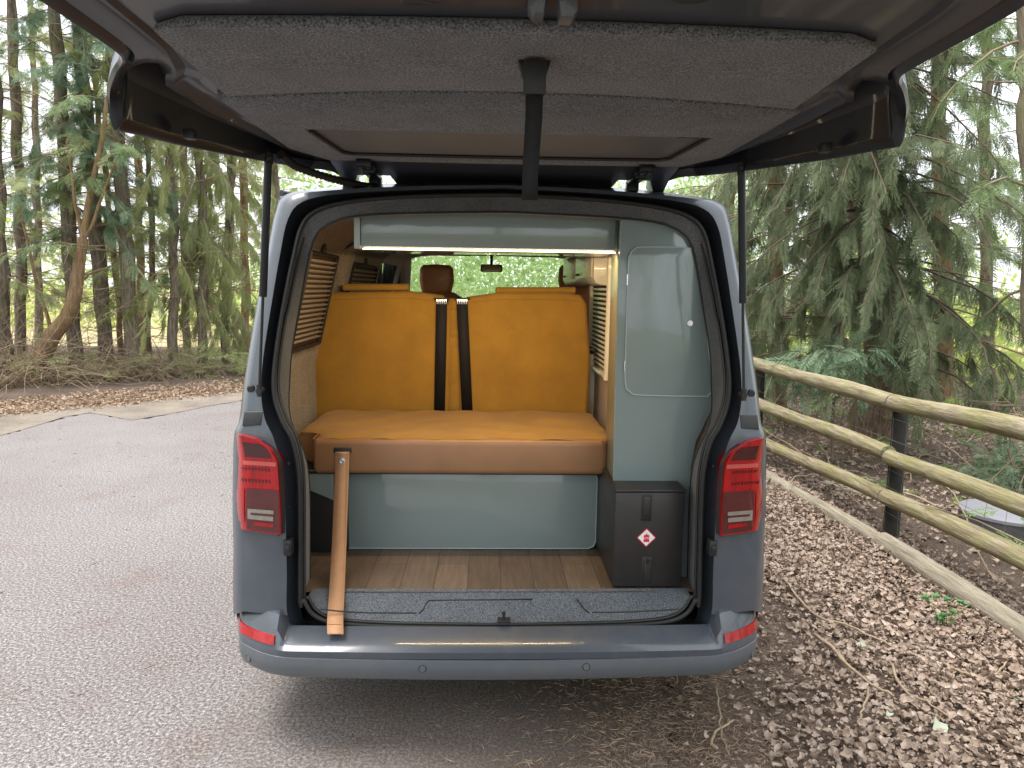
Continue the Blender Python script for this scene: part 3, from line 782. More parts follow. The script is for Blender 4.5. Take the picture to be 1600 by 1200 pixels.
# --- wardrobe (tall sage cupboard on the right)
def plane_px(L, y): return [P(u, v, y) for u, v in L]
WO = [(970, 339), (1030, 343), (1064, 353), (1084, 374), (1099, 425), (1113, 540), (1118, 600), (1116, 630), (1104, 657), (1088, 690), (1080, 730), (1078, 800), (1078, 919), (1050, 919), (1050, 752), (958, 752), (960, 640), (964, 500)]
fp = plane_px(WO, .372); xw = fp[15][0]
wd = thing('wardrobe', (xw+.15, .6, .5), 'tall sage green cupboard with a rounded door standing beside the bed', 'cupboard')
obj('face_panel', MB().prism(fp, (0, .018, 0), .003), 'sage', wd, ang=30)
MAT['sage_mirror'] = pm('sage_high_gloss_side', (.20, .20, .155), .28, 0, .2, .02)
obj('side_panel', MB().prism([(xw+.006, .392, fp[15][2]), (xw+.006, .60, fp[15][2]), (xw+.006, .60, 1.86), (fp[0][0]+.006, .392, 1.86)], (.016, 0, 0), .002), 'sage_mirror', wd)
DO = [(1003, 386), (1070, 387), (1083, 391), (1091, 404), (1096, 440), (1104, 520), (1112, 590), (1113, 606), (1107, 616), (1095, 619), (1000, 617), (984, 612), (977, 602), (977, 560), (981, 420), (984, 398), (991, 389)]
dp = crom(plane_px(DO, .3715), 4, True)
ctr = sum(dp)/len(dp)
obj('door_gap_shadow', MB().prism([ctr+(p-ctr)*1.012+(0, -.0006, 0) for p in dp], (0, .004, 0)), 'black', wd, ang=30)  # black plate painting in the shadow line round the door
wdoor = obj('door', MB().prism([p+(0, -.006, 0) for p in dp], (0, .005, 0), .002), 'sage', wd, ang=30)
obj('door_edging', MB().tube([p+(0, -.0050, 0) for p in dp], .0026, 6, closed=True), 'sage_edge', wdoor)
c = P(1078, 505, .366)
obj('door_lock', MB().lathe([(0, -.007), (.006, -.007), (.0065, -.004), (.0105, -.004), (.012, -.001), (.012, .004)], c, 'y', 24), 'steel', wdoor)
for u, v in ((980, 437), (976, 572)):
    c = P(u, v, .368); obj('door_hinge', MB().tube([c+(0, -.003, -.02), c+(0, -.003, .02)], .0032, 8), 'steel', wdoor)
# --- gas locker box
x0, x1 = P(957, 918, .252)[0], P(1064, 918, .252)[0]; zt = P(1010, 765, .252)[2]
gb = thing('gas_locker', ((x0+x1)/2, .4, .512), 'black metal gas locker box with two latches and a red and white diamond sticker', 'gas locker')
obj('body', MB().box((x0, .252, .512), (x1, .72, zt-.012), .004), 'box', gb)
obj('lid', MB().box((x0-.003, .249, zt-.011), (x1+.003, .72, zt), .003), 'box', gb)
for v0, v1, flip in ((774, 813, 1), (871, 911, -1)):
    a = P(1004, v0, .2515); b = P(1016, v1, .2515)
    l = obj('latch', MB().box((a[0]-.003, .2500, b[2]-.003), (b[0]+.003, .2535, a[2]+.003), .0012), 'black', gb)
    zc = (a[2]+b[2])/2; zz = (b[2]+.014) if flip == 1 else (a[2]-.014)
    obj('latch_lever', MB().box((a[0]+.005, .2455, b[2]+.004), (b[0]-.001, .2510, a[2]-.004), .002), 'box', l)
    obj('latch_button', MB().lathe([(0, -.008), (.008, -.008), (.010, -.004), (.0105, 0)], ((a[0]+b[0])/2+.002, .2515, zz), 'y', 20), 'black_gloss', l)
c = P(1010, 840, .2518); h = .036
st = obj('hazard_sticker', MB().prism([c+(0, -.0006, h), c+(h, -.0006, 0), c+(0, -.0006, -h), c+(-h, -.0006, 0)], (0, .0005, 0)), 'red_print', gb, smooth=False)
h2 = .0315
obj('sticker_field', MB().prism([c+(0, -.0011, h2), c+(h2, -.0011, 0), c+(0, -.0011, -h2), c+(-h2, -.0011, 0)], (0, .0005, 0)), 'white', st, smooth=False)
obj('cylinder_symbol', MB().box(c+(-.0105, -.0017, -.0165), c+(.0105, -.0012, .009)).box(c+(-.008, -.0017, .0092), c+(.008, -.0012, .0115)).box(c+(-.0015, -.0017, .0116), c+(.002, -.0012, .0165)), 'red_print', st, smooth=False)
fc = bpy.data.curves.new('lpg_lettering', 'FONT'); fc.body = 'LPG'; fc.size = .0115; fc.align_x = 'CENTER'; fc.align_y = 'CENTER'; fc.extrude = .0002
fo = bpy.data.objects.new('lettering', fc)
me = bpy.data.meshes.new_from_object(fo); bpy.data.objects.remove(fo)
q = c+(0, -.0021, -.002); me.transform(Matrix.Translation(Vector(q)-gb.location) @ Matrix.Rotation(R(90), 4, 'X'))
me.materials.clear(); link_mesh('lettering', me, 'white', st, False)

# --- bed base, cushion, pull strap, bench backrest
yb = .66
bb_ = thing('bed_box', (-.1, .9, .5), 'sage green bed base box below the tan cushion', 'bed base')
a, b = P(543, 735, yb), P(930, 857, yb); r = .03
q = [np.array(p) for p in ((a[0], yb, b[2]), (b[0]-r, yb, b[2]), (b[0]-r*.3, yb, b[2]+r*.3), (b[0], yb, b[2]+r), (b[0], yb, a[2]-r), (b[0]-r*.3, yb, a[2]-r*.3), (b[0]-r, yb, a[2]), (a[0], yb, a[2]))]
obj('front_panel', MB().prism(q, (0, .018, 0), .003), 'sage', bb_, ang=30)
obj('panel_edging', MB().tube([p+(0, -.001, 0) for p in q], .002, 6, closed=True), 'sage_edge', bb_)
q = [P(u, v, .60) for u, v in ((483, 735), (521, 735), (521, 782), (483, 766))]
obj('gusset', MB().prism(q, (0, .018, 0), .003), 'sage', bb_)
obj('carcass', MB().box((-.83, .69, .505), (b[0]+.01, 1.2, .875), .003), 'black', bb_)
obj('side_cheek', MB().box((-.82, .62, .503), (a[0]+.002, .655, .872), .003), 'black', bb_)
obj('bed_board', MB().box((-.80, .585, a[2]+.004), (.43, 1.2, a[2]+.012), .002), 'black', bb_)

cu = thing('bed_cushion', (-.15, .85, .89), 'thick bed cushion with mustard suede top and tan leather sides', 'cushion')
zc0 = a[2]+.013; zc1 = 1.000
pl = [(-.735, .548), (-.748, .556), (-.752, .572), (-.752, .655), (-.765, .672), (-.80, .69), (-.838, .70), (-.845, .72), (-.845, 1.18), (.455, 1.18), (.462, .80), (.458, .64), (.445, .59), (.425, .556), (.405, .548)]
obj('side_band', MB().prism([(x, y, zc0) for x, y in pl], (0, 0, zc1-zc0), .024, 4), 'tan', cu, ang=50)
# slightly wrinkled suede top
gx = np.linspace(0, 1, 49); gy = np.linspace(0, 1, 25); rows = []
for t in gy:
    y = .560+(1.175-.560)*t
    xa = np.interp(y, [.56, .66, .70, .73], [-.735, -.742, -.81, -.838]); xb = np.interp(y, [.56, .60, .65, .8], [.415, .438, .45, .455])
    row = []
    for s in gx:
        x = xa+(xb-xa)*s; e = min(s*1.25, (1-s)*1.25, t*.615+.0, .05)/.05
        z = zc1-.004+.012*math.sin(min(1, e)*math.pi/2)+.006*math.sin(x*17+y*22+2*math.sin(y*9))*math.exp(-((x-.15)/.35)**2)+.005*math.sin(x*31-y*27)*math.exp(-((x+.5)/.3)**2)
        row.append((x, y, z))
    rows.append(row)
obj('suede_top', MB().grid(rows), 'suede', cu, ang=None)
# piping round the front edge
pf = [(p[0], p[1], zc1-.004) for p in pl if p[1] < .75]
obj('piping', MB().tube(pf, .003, 6), 'tan', cu)
ps = thing('pull_strap', P(535, 712, .54), 'tan leather pull strap hanging from the bed cushion down over the rear sill', 'strap')
pth = [P(535, 706, .541), P(534.5, 722, .537), P(533, 770, .50), P(530, 850, .39), P(526, 930, .205), P(524, 965, .105), P(524, 985, .052), P(524.5, 991, .040)]
pth = crom(pth, 5)
ed = [[p+(-.0275, 0, 0), p+(.0275, 0, 0)] for p in pth]
o = obj('ribbon', MB().grid(ed), 'strap', ps); md = o.modifiers.new('thick', 'SOLIDIFY'); md.thickness = .005; md.offset = 0
obj('stitching', MB().tube([p+(-.022, -.0045, 0) for p in pth], .0008, 4).tube([p+(.022, -.0045, 0) for p in pth], .0008, 4).box(pth[-9]+(-.024, -.0075, -.002), pth[-9]+(.024, -.004, .002)), 'tan', ps)
c = P(534.5, 720, .533)
obj('bolt', MB().lathe([(0, -.008), (.004, -.008), (.0045, -.005), (.008, -.006), (.0085, -.002), (.0135, -.0015), (.0145, .002)], c, 'y', 24), 'steel', ps)
s0, s1 = P(522, 708, .543), P(548, 700, .543)
obj('slot', MB().box((s0[0]-.002, .5425, s0[2]), (s1[0]+.002, .55, s1[2]), .001), 'black', ps)

by = 1.20
bs = thing('bench_seat', (-.2, 1.3, .9), 'mustard suede bench seat backrest spanning the van behind the cushion', 'bench seat')
def pad(px, y, d, bev, zb=None):
    return MB().prism([P(u, v, y) for u, v in px], (0, d, 0), bev, 4)
obj('backrest', pad([(491, 668), (486, 560), (491, 476), (498, 462), (520, 457), (640, 455), (690, 462), (704, 478), (704, 668)], by, .14, .022), 'suede', bs, ang=70)
obj('backrest', pad([(716, 668), (716, 478), (730, 464), (780, 457), (880, 457), (908, 461), (917, 474), (923, 560), (918, 668)], by, .14, .022), 'suede', bs, ang=70)
for L in ([(491, 478), (500, 470), (560, 467), (640, 466), (688, 472)], [(732, 473), (780, 468), (860, 468), (905, 471), (916, 478)]):
    obj('piping', MB().tube(crom([P(u, v, by-.001) for u, v in L], 5), .0025, 6), 'suede', bs)
zz = np.linspace(1.0, 1.55, 60); xa, xb = P(702, 560, by)[0], P(718, 560, by)[0]
rows = [[(x, by+.012-.008*math.sin((x-xa)/(xb-xa)*math.pi)+.004*math.sin(z*210+3*math.sin(z*35))*(.35+.65*(z > 1.36)), z) for x in np.linspace(xa-.006, xb+.006, 7)] for z in zz]
obj('centre_gusset', MB().grid(rows), 'suede', bs, ang=None)
for u0, u1, v in ((535, 640, 449), (774, 900, 454)):
    a, b = P(u0, v, by+.05), P(u1, v, by+.05)
    obj('headrest_roll', MB().tube([a+(-.0, .0, 0), a+(.006, 0, 0), b+(-.006, 0, 0), b], [.008, .017, .017, .008], 12), 'suede', bs)
for (u0, v0, u1, v1) in ((690, 474, 686.5, 652), (722, 474, 730.5, 652)):
    a, b = P(u0, v0, by-.012), P(u1, v1, by-.006); w0, w1 = .0265, .0265
    top = [a+(0, .06, .020), a+(0, .02, .016), a]
    row = [[p+(-w0, 0, 0), p+(w0, 0, 0)] for p in top]+[[b+(-w1, 0, 0), b+(w1, 0, 0)]]
    o = obj('seat_belt', MB().grid(row), 'belt', bs); md = o.modifiers.new('thick', 'SOLIDIFY'); md.thickness = .003
    g = a+(0, -.004, .012)
    obj('belt_guide', MB().tube([g+(-.034, .03, .014), g+(-.034, 0, .010), g+(.034, 0, .010), g+(.034, .03, .014)], .0045, 8), 'black', bs)
    sl = MB()
    for i in range(6): sl.box(g+(-.024+i*.0085, -.002, -.016), g+(-.0185+i*.0085, .004, .008), .001)
    obj('belt_tag', sl, 'steel', bs)
# --- front seats
for u, lab in ((682.5, 'brown leather front seat on the left with its whole headrest showing above the bench'), (899, 'brown leather front seat on the right, headrest partly hidden by the kitchen locker')):
    c = P(u, 434, 2.85); t = thing('front_seat', (c[0], 2.85, .5), lab, 'seat', 'front seats of the van')
    hw_ = .125
    o1 = [(-.100, -.115), (-.122, -.02), (-.116, .065), (-.095, .088), (0, .094), (.095, .088), (.116, .065), (.122, -.02), (.100, -.115)]
    obj('headrest', MB().prism([(c[0]+x, 2.80, c[2]+z) for x, z in o1], (0, .11, 0), .035, 4), 'brown_leather', t, ang=70)
    bk = [(-.23, -.75), (-.25, -.35), (-.21, -.155), (-.12, -.10), (.12, -.10), (.21, -.155), (.25, -.35), (.23, -.75)]
    obj('backrest', MB().prism([(c[0]+x, 2.78, c[2]+z) for x, z in bk], (0, .15, 0), .05, 4), 'brown_leather', t, ang=70)
    obj('seat', MB().box((c[0]-.25, 2.85, .75), (c[0]+.25, 3.38, .92), .05, 3).box((c[0]-.2, 2.9, .50), (c[0]+.2, 3.3, .75), .02), 'brown_leather', t)
# --- kitchen along the right wall
kx = .455
kt = thing('kitchen_unit', (.62, 1.8, .5), 'cream kitchen unit along the right wall beyond the bench seat', 'kitchen unit')
obj('base_cabinet', MB().box((kx+.02, 1.45, .503), (.80, 2.55, 1.27), .004), 'kitchen', kt)
xp = .505
w4 = [PX(u, v, xp) for u, v in ((956, 396), (956, 612), (929, 604), (929, 397))]
ya, y2 = w4[0][1], w4[3][1]; za, z2 = 1.20, 1.755
kp = obj('window_panel', MB().box((xp, ya-.10, .503), (xp+.02, y2+.02, 1.80), .003), 'kitchen_trim', kt)
fr_ = [(xp-.004, y, z) for y, z in ((ya, za+.03), (ya, z2-.03), (ya+.05, z2), (y2-.05, z2), (y2, z2-.03), (y2, za+.03), (y2-.05, za), (ya+.05, za))]
obj('window_frame', MB().tube(crom(fr_, 3, True), .016, 8, closed=True), 'kitchen', kp)
obj('window_recess', MB().box((xp-.003, ya+.02, za+.02), (xp+.0, y2-.02, z2-.02), .001), 'blind_back', kp)
ws_ = MB()
for i in range(22):
    z = za+.035+(z2-za-.07)*i/21; ws_.box((xp-.010, ya+.03, z-.006), (xp-.004, y2-.03, z+.006), .002)
o = obj('blind_slat', ws_, 'kitchen', kp); o['kind'] = 'stuff'
obj('worktop', MB().box((kx+.0, 1.43, 1.272), (.80, 2.57, 1.30), .006), 'black_gloss', kt)
kl = thing('kitchen_wall_locker', (.6, 1.8, 1.63), 'glossy cream wall locker with rounded corner above the kitchen, beside the headrest', 'locker')
zk0 = 1.625
obj('carcass', MB().prism([(kx-.02, 1.10, 1.80), (kx-.02, 1.10, zk0+.03), (kx-.008, 1.10, zk0+.008), (kx+.015, 1.10, zk0), (.78, 1.10, zk0), (.74, 1.10, 1.80)], (0, 1.35, 0), .003), 'kitchen', kl)
for i, (ya, y2) in enumerate(((1.14, 1.75), (1.79, 2.42))):
    d = obj('locker_door', MB().box((kx-.026, ya, zk0+.035), (kx-.0205, y2, 1.79), .002), 'kitchen', kl)
    obj('handle', MB().box((kx-.034, y2-.14, zk0+.05), (kx-.0265, y2-.04, zk0+.062), .002), 'black', d)
# --- cab fittings
obj('dashboard', MB().prism([(-.76, 3.62, .62), (-.76, 3.58, 1.02), (-.76, 3.70, 1.14), (-.76, 4.10, 1.17), (-.76, 4.10, .62)], (1.52, 0, 0), .03, 3), 'black', van)
c = P(768, 419, 3.52)
rm = obj('rear_view_mirror', MB().box(c+(-.088, 0, -.030), c+(.088, .03, .030), .022, 4).tube([c+(0, .02, .01), c+(0, .07, .075), c+(0, .10, .11)], .012, 8), 'black', van)
obj('mirror_glass', MB().prism([c+d for d in ((-.078, -.0012, -.012), (-.066, -.0012, -.024), (.066, -.0012, -.024), (.078, -.0012, -.012), (.078, -.0012, .012), (.066, -.0012, .024), (-.066, -.0012, .024), (-.078, -.0012, .012))], (0, .001, 0)), 'mirror', rm)
for s in (-1, 1):
    obj('pillar_cover', MB().tube([(s*.73, 3.64, 1.86), (s*.775, 3.92, 1.52), (s*.80, 4.15, 1.18)], [.05, .045, .05], 8), 'headlining', van)
    sv = obj('sun_visor', MB().box((s*.40-.20, 3.46, 1.855), (s*.40+.20, 3.62, 1.868), .006), 'headlining', van)

# ================================================================== SKY AND SUN
W = bpy.data.worlds.new('World'); S.world = W; W.use_nodes = True
nt = W.node_tree; bg = nt.nodes['Background']
SUN_EL, SUN_AZ = R(70), R(258)         # azimuth clockwise from +Y: behind the camera, to the left
sky = nt.nodes.new('ShaderNodeTexSky'); sky.sky_type = 'NISHITA'; sky.sun_disc = False
sky.sun_elevation = SUN_EL; sky.sun_rotation = SUN_AZ; sky.dust_density = 4.; sky.air_density = 1.; sky.ozone_density = 1.
# thin white overcast over the clear sky: brighter overhead than at the horizon
tc = nt.nodes.new('ShaderNodeTexCoord'); sx = nt.nodes.new('ShaderNodeSeparateXYZ'); nt.links.new(tc.outputs['Generated'], sx.inputs[0])
cn = noise(nt, 2.4, 5, .6, tc.outputs['Generated'])
cl_ = ramp(nt, cn, [(.35, (.88, .91, .96)), (.7, (1., 1., 1.))])
gr = ramp(nt, sx.outputs[2], [(0., (.62, .63, .65)), (.75, (1., 1., 1.))])
cloud = mixc(nt, 1., cl_, gr, 'MULTIPLY')
cm = nt.nodes.new('ShaderNodeVectorMath'); cm.operation = 'SCALE'; cm.inputs[3].default_value = 11.
nt.links.new(cloud, cm.inputs[0])
nt.links.new(mixc(nt, .75, sky.outputs[0], cm.outputs[0]), bg.inputs[0]); bg.inputs[1].default_value = .115
sl_ = bpy.data.lights.new('sun', 'SUN'); sl_.energy = 1.35; sl_.angle = R(24); sl_.color = (1, .96, .90)
so = bpy.data.objects.new('sun', sl_); COL.objects.link(so)
sd = Vector((math.sin(SUN_AZ)*math.cos(SUN_EL), math.cos(SUN_AZ)*math.cos(SUN_EL), math.sin(SUN_EL)))
so.rotation_euler = sd.to_track_quat('Z', 'Y').to_euler()
S.view_settings.view_transform = 'Standard'; S.view_settings.look = 'None'; S.view_settings.gamma = 1
S.view_settings.exposure = 1.4

# ================================================================== GROUND
def sheet(name, pts, z, mat, kind='structure'):
    tri = tessellate_polygon([[Vector((x, y, 0)) for x, y in pts]])
    m = MB().add([(x, y, z) for x, y in pts], [t if (pts[t[1]][0]-pts[t[0]][0])*(pts[t[2]][1]-pts[t[0]][1])-(pts[t[1]][1]-pts[t[0]][1])*(pts[t[2]][0]-pts[t[0]][0]) > 0 else (t[0], t[2], t[1]) for t in tri])
    o = obj(name, m, mat, smooth=False, fix=False); o['kind'] = kind
    return o
sheet('ground', [(-260, -120), (260, -120), (260, 300), (-260, 300)], -.02, 'soil')
def wob(pts, amp, per=8, seed=0):
    r = random.Random(seed); out = []
    for p, q in zip(pts, pts[1:]):
        for k in range(per):
            t = k/per; out.append((p[0]+(q[0]-p[0])*t+r.uniform(-amp, amp), p[1]+(q[1]-p[1])*t+r.uniform(-amp, amp)))
    out.append(pts[-1]); return out
g2 = lambda u, v: tuple(G(u, v)[:2])
verge = [(-16, 2.2), g2(0, 681), g2(48, 668), g2(100, 652), g2(140, 645), g2(175, 651), g2(205, 657), g2(260, 648), g2(320, 636), g2(400, 622), (-1.2, 10.6), (3, 12.2), (9, 14)]
edge_v = wob(verge, .05, 7, 1)
drive = [(-16, -10)]+edge_v+[(9, 24), (4.2, 24), (1.55, 9)]+wob([(1.3, 5), (1.15, 2.5), (1.0, 1), (.75, 0), (.66, -.6), (.6, -1.5), (.55, -3), (.5, -10)], .04, 6, 2)
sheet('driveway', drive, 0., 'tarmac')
tl_ = [(-16, 3.6), g2(0, 645), g2(100, 636), g2(200, 627), g2(300, 616), g2(400, 606), (-1.2, 11.8), (3, 13.4), (9, 15.2)]
tree_edge = wob(tl_, .10, 7, 3)
sheet('gravel_verge', wob([(x, y-.0) for x, y in verge], .0, 7, 1)[::1]+tree_edge[::-1], .004, 'sand')
drive_r = wob([(1.7, 9), (1.15, 5), (1.0, 2.5), (.86, 1), (.66, .3), (.60, 0), (.58, -.6), (.5, -1.5), (.5, -3), (.5, -10)], .03, 40, 5)
sheet('forest_floor', drive_r+[(30, -10), (30, 9.5), (8, 12.5)], .004, 'floor_litter')
sheet('forest_floor', [(x, y-.12) for x, y in tree_edge]+[(9, 17), (2, 17), (-6, 16), (-13, 16), (-22, 12)], .008, 'floor_litter')
sheet('field', [(-120, 15), (-13, 15.9), (-6, 15.9), (2, 16.9), (20, 18), (60, 12), (200, 20), (200, 240), (-200, 240)], -.012, 'field')
# ================================================================== SCATTER HELPERS
def rotm(d, roll):
    """(n,3) axis directions + roll -> (n,3,3) with local x along d"""
    d = d/np.linalg.norm(d, axis=1, keepdims=True)
    z = np.tile(np.array((0, 0, 1.)), (len(d), 1)); bad = np.abs(d[:, 2]) > .97; z[bad] = (1, 0, 0)
    y = np.cross(z, d); y /= np.linalg.norm(y, axis=1, keepdims=True); z = np.cross(d, y)
    c, s = np.cos(roll)[:, None], np.sin(roll)[:, None]
    return np.stack([d, y*c+z*s, z*c-y*s], axis=2)
def scatter(tv, tf, pos, rot, sc):
    n, t = len(pos), len(tv)
    v = np.einsum('nij,tj->nti', rot, tv)*np.asarray(sc).reshape(n, 1, 1)+np.asarray(pos)[:, None, :]
    f = tf[None]+(np.arange(n)*t)[:, None, None]
    return v.reshape(-1, 3), f.reshape(-1, tf.shape[1])
def spray(seed, wid=.035, ang=48, n=9, droop=.22, llen=.42, blades=2):
    r = random.Random(seed); V, Fc = [], []
    def tri(a, b, c):
        o = len(V); V.extend([a, b, c]); Fc.append((o, o+1, o+2))
    def z(x, y): return -droop*x*x-.25*y*y
    def pt(x, y): return (x, y, z(x, y))
    tri(pt(0, .012), pt(0, -.012), pt(1, 0))
    for i in range(n):
        x = .06+.88*i/(n-1)
        for s in (-1, 1):
            l = llen*(1-.72*x)*r.uniform(.75, 1.2); a = R(ang+r.uniform(-9, 9))
            dx, dy = math.cos(a), math.sin(a)*s
            e = (x+dx*l, dy*l); m = (x+dx*l*.45, dy*l*.45); w = wid*r.uniform(.8, 1.2)
            tri(pt(x, 0), pt(m[0]-dy*w*s*s, m[1]+dx*w), pt(*e)); tri(pt(x, 0), pt(*e), pt(m[0]+dy*w, m[1]-dx*w))
            for k in range(blades):
                f = .35+.4*k/max(1, blades-1); bl = l*.45*(1-f*.5)
                for q in (-1, 1):
                    a2 = math.atan2(dy, dx)+q*R(42); bx, by_ = x+dx*l*f, dy*l*f
                    ex, ey = bx+math.cos(a2)*bl, by_+math.sin(a2)*bl
                    tri(pt(bx-.4*w*math.sin(a2), by_+.4*w*math.cos(a2)), pt(bx+.4*w*math.sin(a2), by_-.4*w*math.cos(a2)), pt(ex, ey))
    return np.array(V), np.array(Fc)
SPR = [spray(k, .022, 44, 10, .25, .42, 2) for k in range(3)]
SPR_D = [spray(10+k, .020, 30, 10, .5, .52, 1) for k in range(3)]
SPR_M = SPR+SPR_D     # drooping, narrow
def foliage(name, pos, dirs, scale, mat, parent, templates=SPR):
    pos, dirs, scale = np.array(pos), np.array(dirs), np.array(scale); vs, fs, o = [], [], 0
    if not len(pos): return None
    which = nr.integers(0, len(templates), len(pos))
    for k, (tv, tf) in enumerate(templates):
        sel = which == k
        if not sel.any(): continue
        v, f = scatter(tv, tf, pos[sel], rotm(dirs[sel], nr.uniform(-.7, .7, sel.sum())), scale[sel])
        vs.append(v); fs.append(f+o); o += len(v)
    return fast_mesh(name, np.concatenate(vs), np.concatenate(fs), mat, parent)
def sticks(name, paths, radii, mat, parent=None, n=4, at=None):
    m = MB()
    for p, r in zip(paths, radii): m.tube(p, [r*(1-.75*i/(len(p)-1)) for i in range(len(p))], n, cap=False)
    return obj(name, m, mat, parent, fix=False, at=at, ang=None)
def walk(p, d, L, k, jit, droop=0.):
    p = np.array(p, float); d = np.array(d, float); d /= np.linalg.norm(d); out = [p]
    for _ in range(k):
        d = d+nr.normal(0, jit, 3)+np.array((0, 0, -droop)); d /= np.linalg.norm(d); p = p+d*(L/k); out.append(p)
    return out
def trunk_path(px, y, top=9.5, flare=1.35):
    """px: (u, v, width) from the foot up; returns points and radii"""
    pts, rad = [], []
    for u, v, w in px:
        p = P(u, v, y); d = (p-CAM)@fw; pts.append(p); rad.append(w/F*d/2)
    z = pts[0][2]
    d = pts[0]-pts[1]; d = d/max(.05, abs(d[2]))
    foot = pts[0]+d*max(0, pts[0][2]+.05); foot[2] = -.05
    pts = [foot]+pts; rad = [rad[0]*flare]+rad
    d = pts[-1]-pts[-2]; d = d/max(.3, d[2]); d[0] *= .6; d[1] *= .6
    while pts[-1][2] < top:
        pts.append(pts[-1]+d*1.2); rad.append(rad[-1]*.88)
    q = crom(pts, 4); rr = [float(x) for x in np.interp(np.linspace(0, len(pts)-1, len(q)), range(len(pts)), rad)]
    return q, rr
def at_height(q, rr, z):
    zs = [p[2] for p in q]; i = int(np.clip(np.searchsorted(zs, z), 1, len(q)-1)); return np.array(q[i]), rr[i]
def tree(name, label, px, y, mat, fol, cat='tree', group=None, branches=20, zr=(1.6, 8), length=(.8, 2.0), nf=28, fs=(.14, .33), dead=46, deadz=(.2, 5.5),
         droop=.10, templates=SPR, top=9.5, bias=None, flare=1.35, rough=.06, fdir=-.25, deadlen=(.5, 1.6), seg=12):
    q, rr = trunk_path(px, y, top, flare)
    t = thing(name, (q[0][0], q[0][1], 0), label, cat, group)
    # knobbly trunk
    m = MB(); m.tube(q, [r*(1+nr.uniform(-rough, rough)) for r in rr], seg, cap=False)
    ph = nr.uniform(0, 6, 4)
    m.v = [(a+.02*math.sin(c*5+ph[0])+nr.normal(0, .006), b+.02*math.sin(c*4+ph[1])+nr.normal(0, .006), c) for a, b, c in m.v]
    obj('trunk', m, mat, t, fix=False, ang=None)
    pos, dirs, sc, bp, br = [], [], [], [], []
    for _ in range(branches):
        z = nr.uniform(*zr); p, r = at_height(q, rr, z); a = nr.uniform(0, 2*math.pi)
        if bias is not None and nr.random() < .6: a = bias+nr.normal(0, .6)
        L = nr.uniform(*length); d = (math.cos(a), math.sin(a), nr.uniform(-.15, .35))
        w = walk(p, d, L, 7, .10, droop); bp.append(w); br.append(max(.005, min(.015, r*.12)))
        for k in range(nf):
            f = nr.uniform(.25, 1); i = min(int(f*7), 6); b = w[i]+(w[i+1]-w[i])*(f*7-i); ax = (w[i+1]-w[i]); ax = ax/np.linalg.norm(ax)
            sd_ = np.cross(ax, (0, 0, 1)); dd = ax*nr.uniform(.3, 1)+sd_*nr.uniform(-.9, .9)+np.array((0, 0, fdir+nr.normal(0, .25)))
            pos.append(b); dirs.append(dd); sc.append(nr.uniform(*fs))
    if pos: foliage('crown', pos, dirs, sc, fol, t, templates)
    for _ in range(dead):
        z = nr.uniform(*deadz); p, r = at_height(q, rr, z); a = nr.uniform(0, 2*math.pi); L = nr.uniform(*deadlen)
        w = walk(p, (math.cos(a), math.sin(a), nr.uniform(-.35, .45)), L, 6, .16, .03); bp.append(w); br.append(nr.uniform(.004, .011))
        for _k in range(2):
            i = int(nr.integers(2, 6)); bp.append(walk(w[i], (w[i]-w[i-1])/np.linalg.norm(w[i]-w[i-1])+nr.normal(0, .6, 3), L*.45, 4, .2, .03)); br.append(.004)
    if bp: sticks('branches', bp, br, 'twig' if mat != 'bark_red' else 'twig_dark', t)
    return t

# ================================================================== LEFT ROW OF CONIFERS
LT = 'conifers along the left verge'
K = dict(group=LT)
tree('conifer_tree', 'thick dark trunk cut by the left edge of the photo, twigs at its foot', [(4, 570, 26), (0, 430, 24), (-6, 300, 22), (-12, 100, 20)], 9.4, 'bark_dark', 'fol_olive', branches=24, zr=(.9, 8), **K)
tree('conifer_tree', 'dark upright trunk second from the left edge, leaning slightly left', [(30, 590, 17), (33, 430, 15), (31, 300, 15), (25, 180, 15), (19, 20, 14)], 10.6, 'bark_dark', 'fol_light', branches=34, zr=(.9, 8), **K)
tree('conifer_tree', 'straight dark trunk just left of the forked brown tree', [(119, 600, 22), (113, 470, 20), (105, 320, 20), (97, 170, 19), (86, 20, 17)], 10.2, 'bark_dark', 'fol_blue', branches=34, zr=(2.2, 8), bias=-.6, **K)
tree('conifer_tree', 'mossy trunk right behind the forked brown tree, ivy green low down', [(170, 605, 22), (160, 480, 21), (150, 360, 21), (138, 230, 20), (124, 60, 19)], 10.4, 'bark_dark', 'fol_blue', branches=38, zr=(2.0, 8), bias=-1.2, **K)
tree('conifer_tree', 'dark reddish trunk with peeling bark standing midway along the left row', [(207, 605, 23), (203, 480, 21), (196, 370, 21), (188, 280, 21), (178, 120, 19)], 10.0, 'bark_dark', 'fol_green', branches=36, zr=(1.6, 8), **K)
tree('conifer_tree', 'thin crooked pale stem between the two dark middle trunks', [(190, 600, 9), (186, 480, 9), (176, 380, 9), (168, 300, 8), (155, 200, 8)], 11.4, 'bark_brown', 'fol_light', branches=20, zr=(1., 7), dead=30, **K)
tree('conifer_tree', 'slim bent stem with a low broken side limb near the row middle', [(232, 600, 9), (233, 500, 9), (238, 430, 8), (236, 330, 8), (228, 200, 7)], 11.0, 'bark_dark', 'fol_olive', branches=24, zr=(1., 7), dead=30, **K)
tree('conifer_tree', 'slender trunk with long hanging pale green sprays over the verge', [(268, 605, 14), (271, 500, 14), (272, 390, 13), (268, 300, 13), (264, 180, 12)], 10.4, 'bark_dark', 'fol_light', branches=34, zr=(1.4, 6.5), templates=SPR_D, droop=.3, fdir=-.9, nf=26, **K)
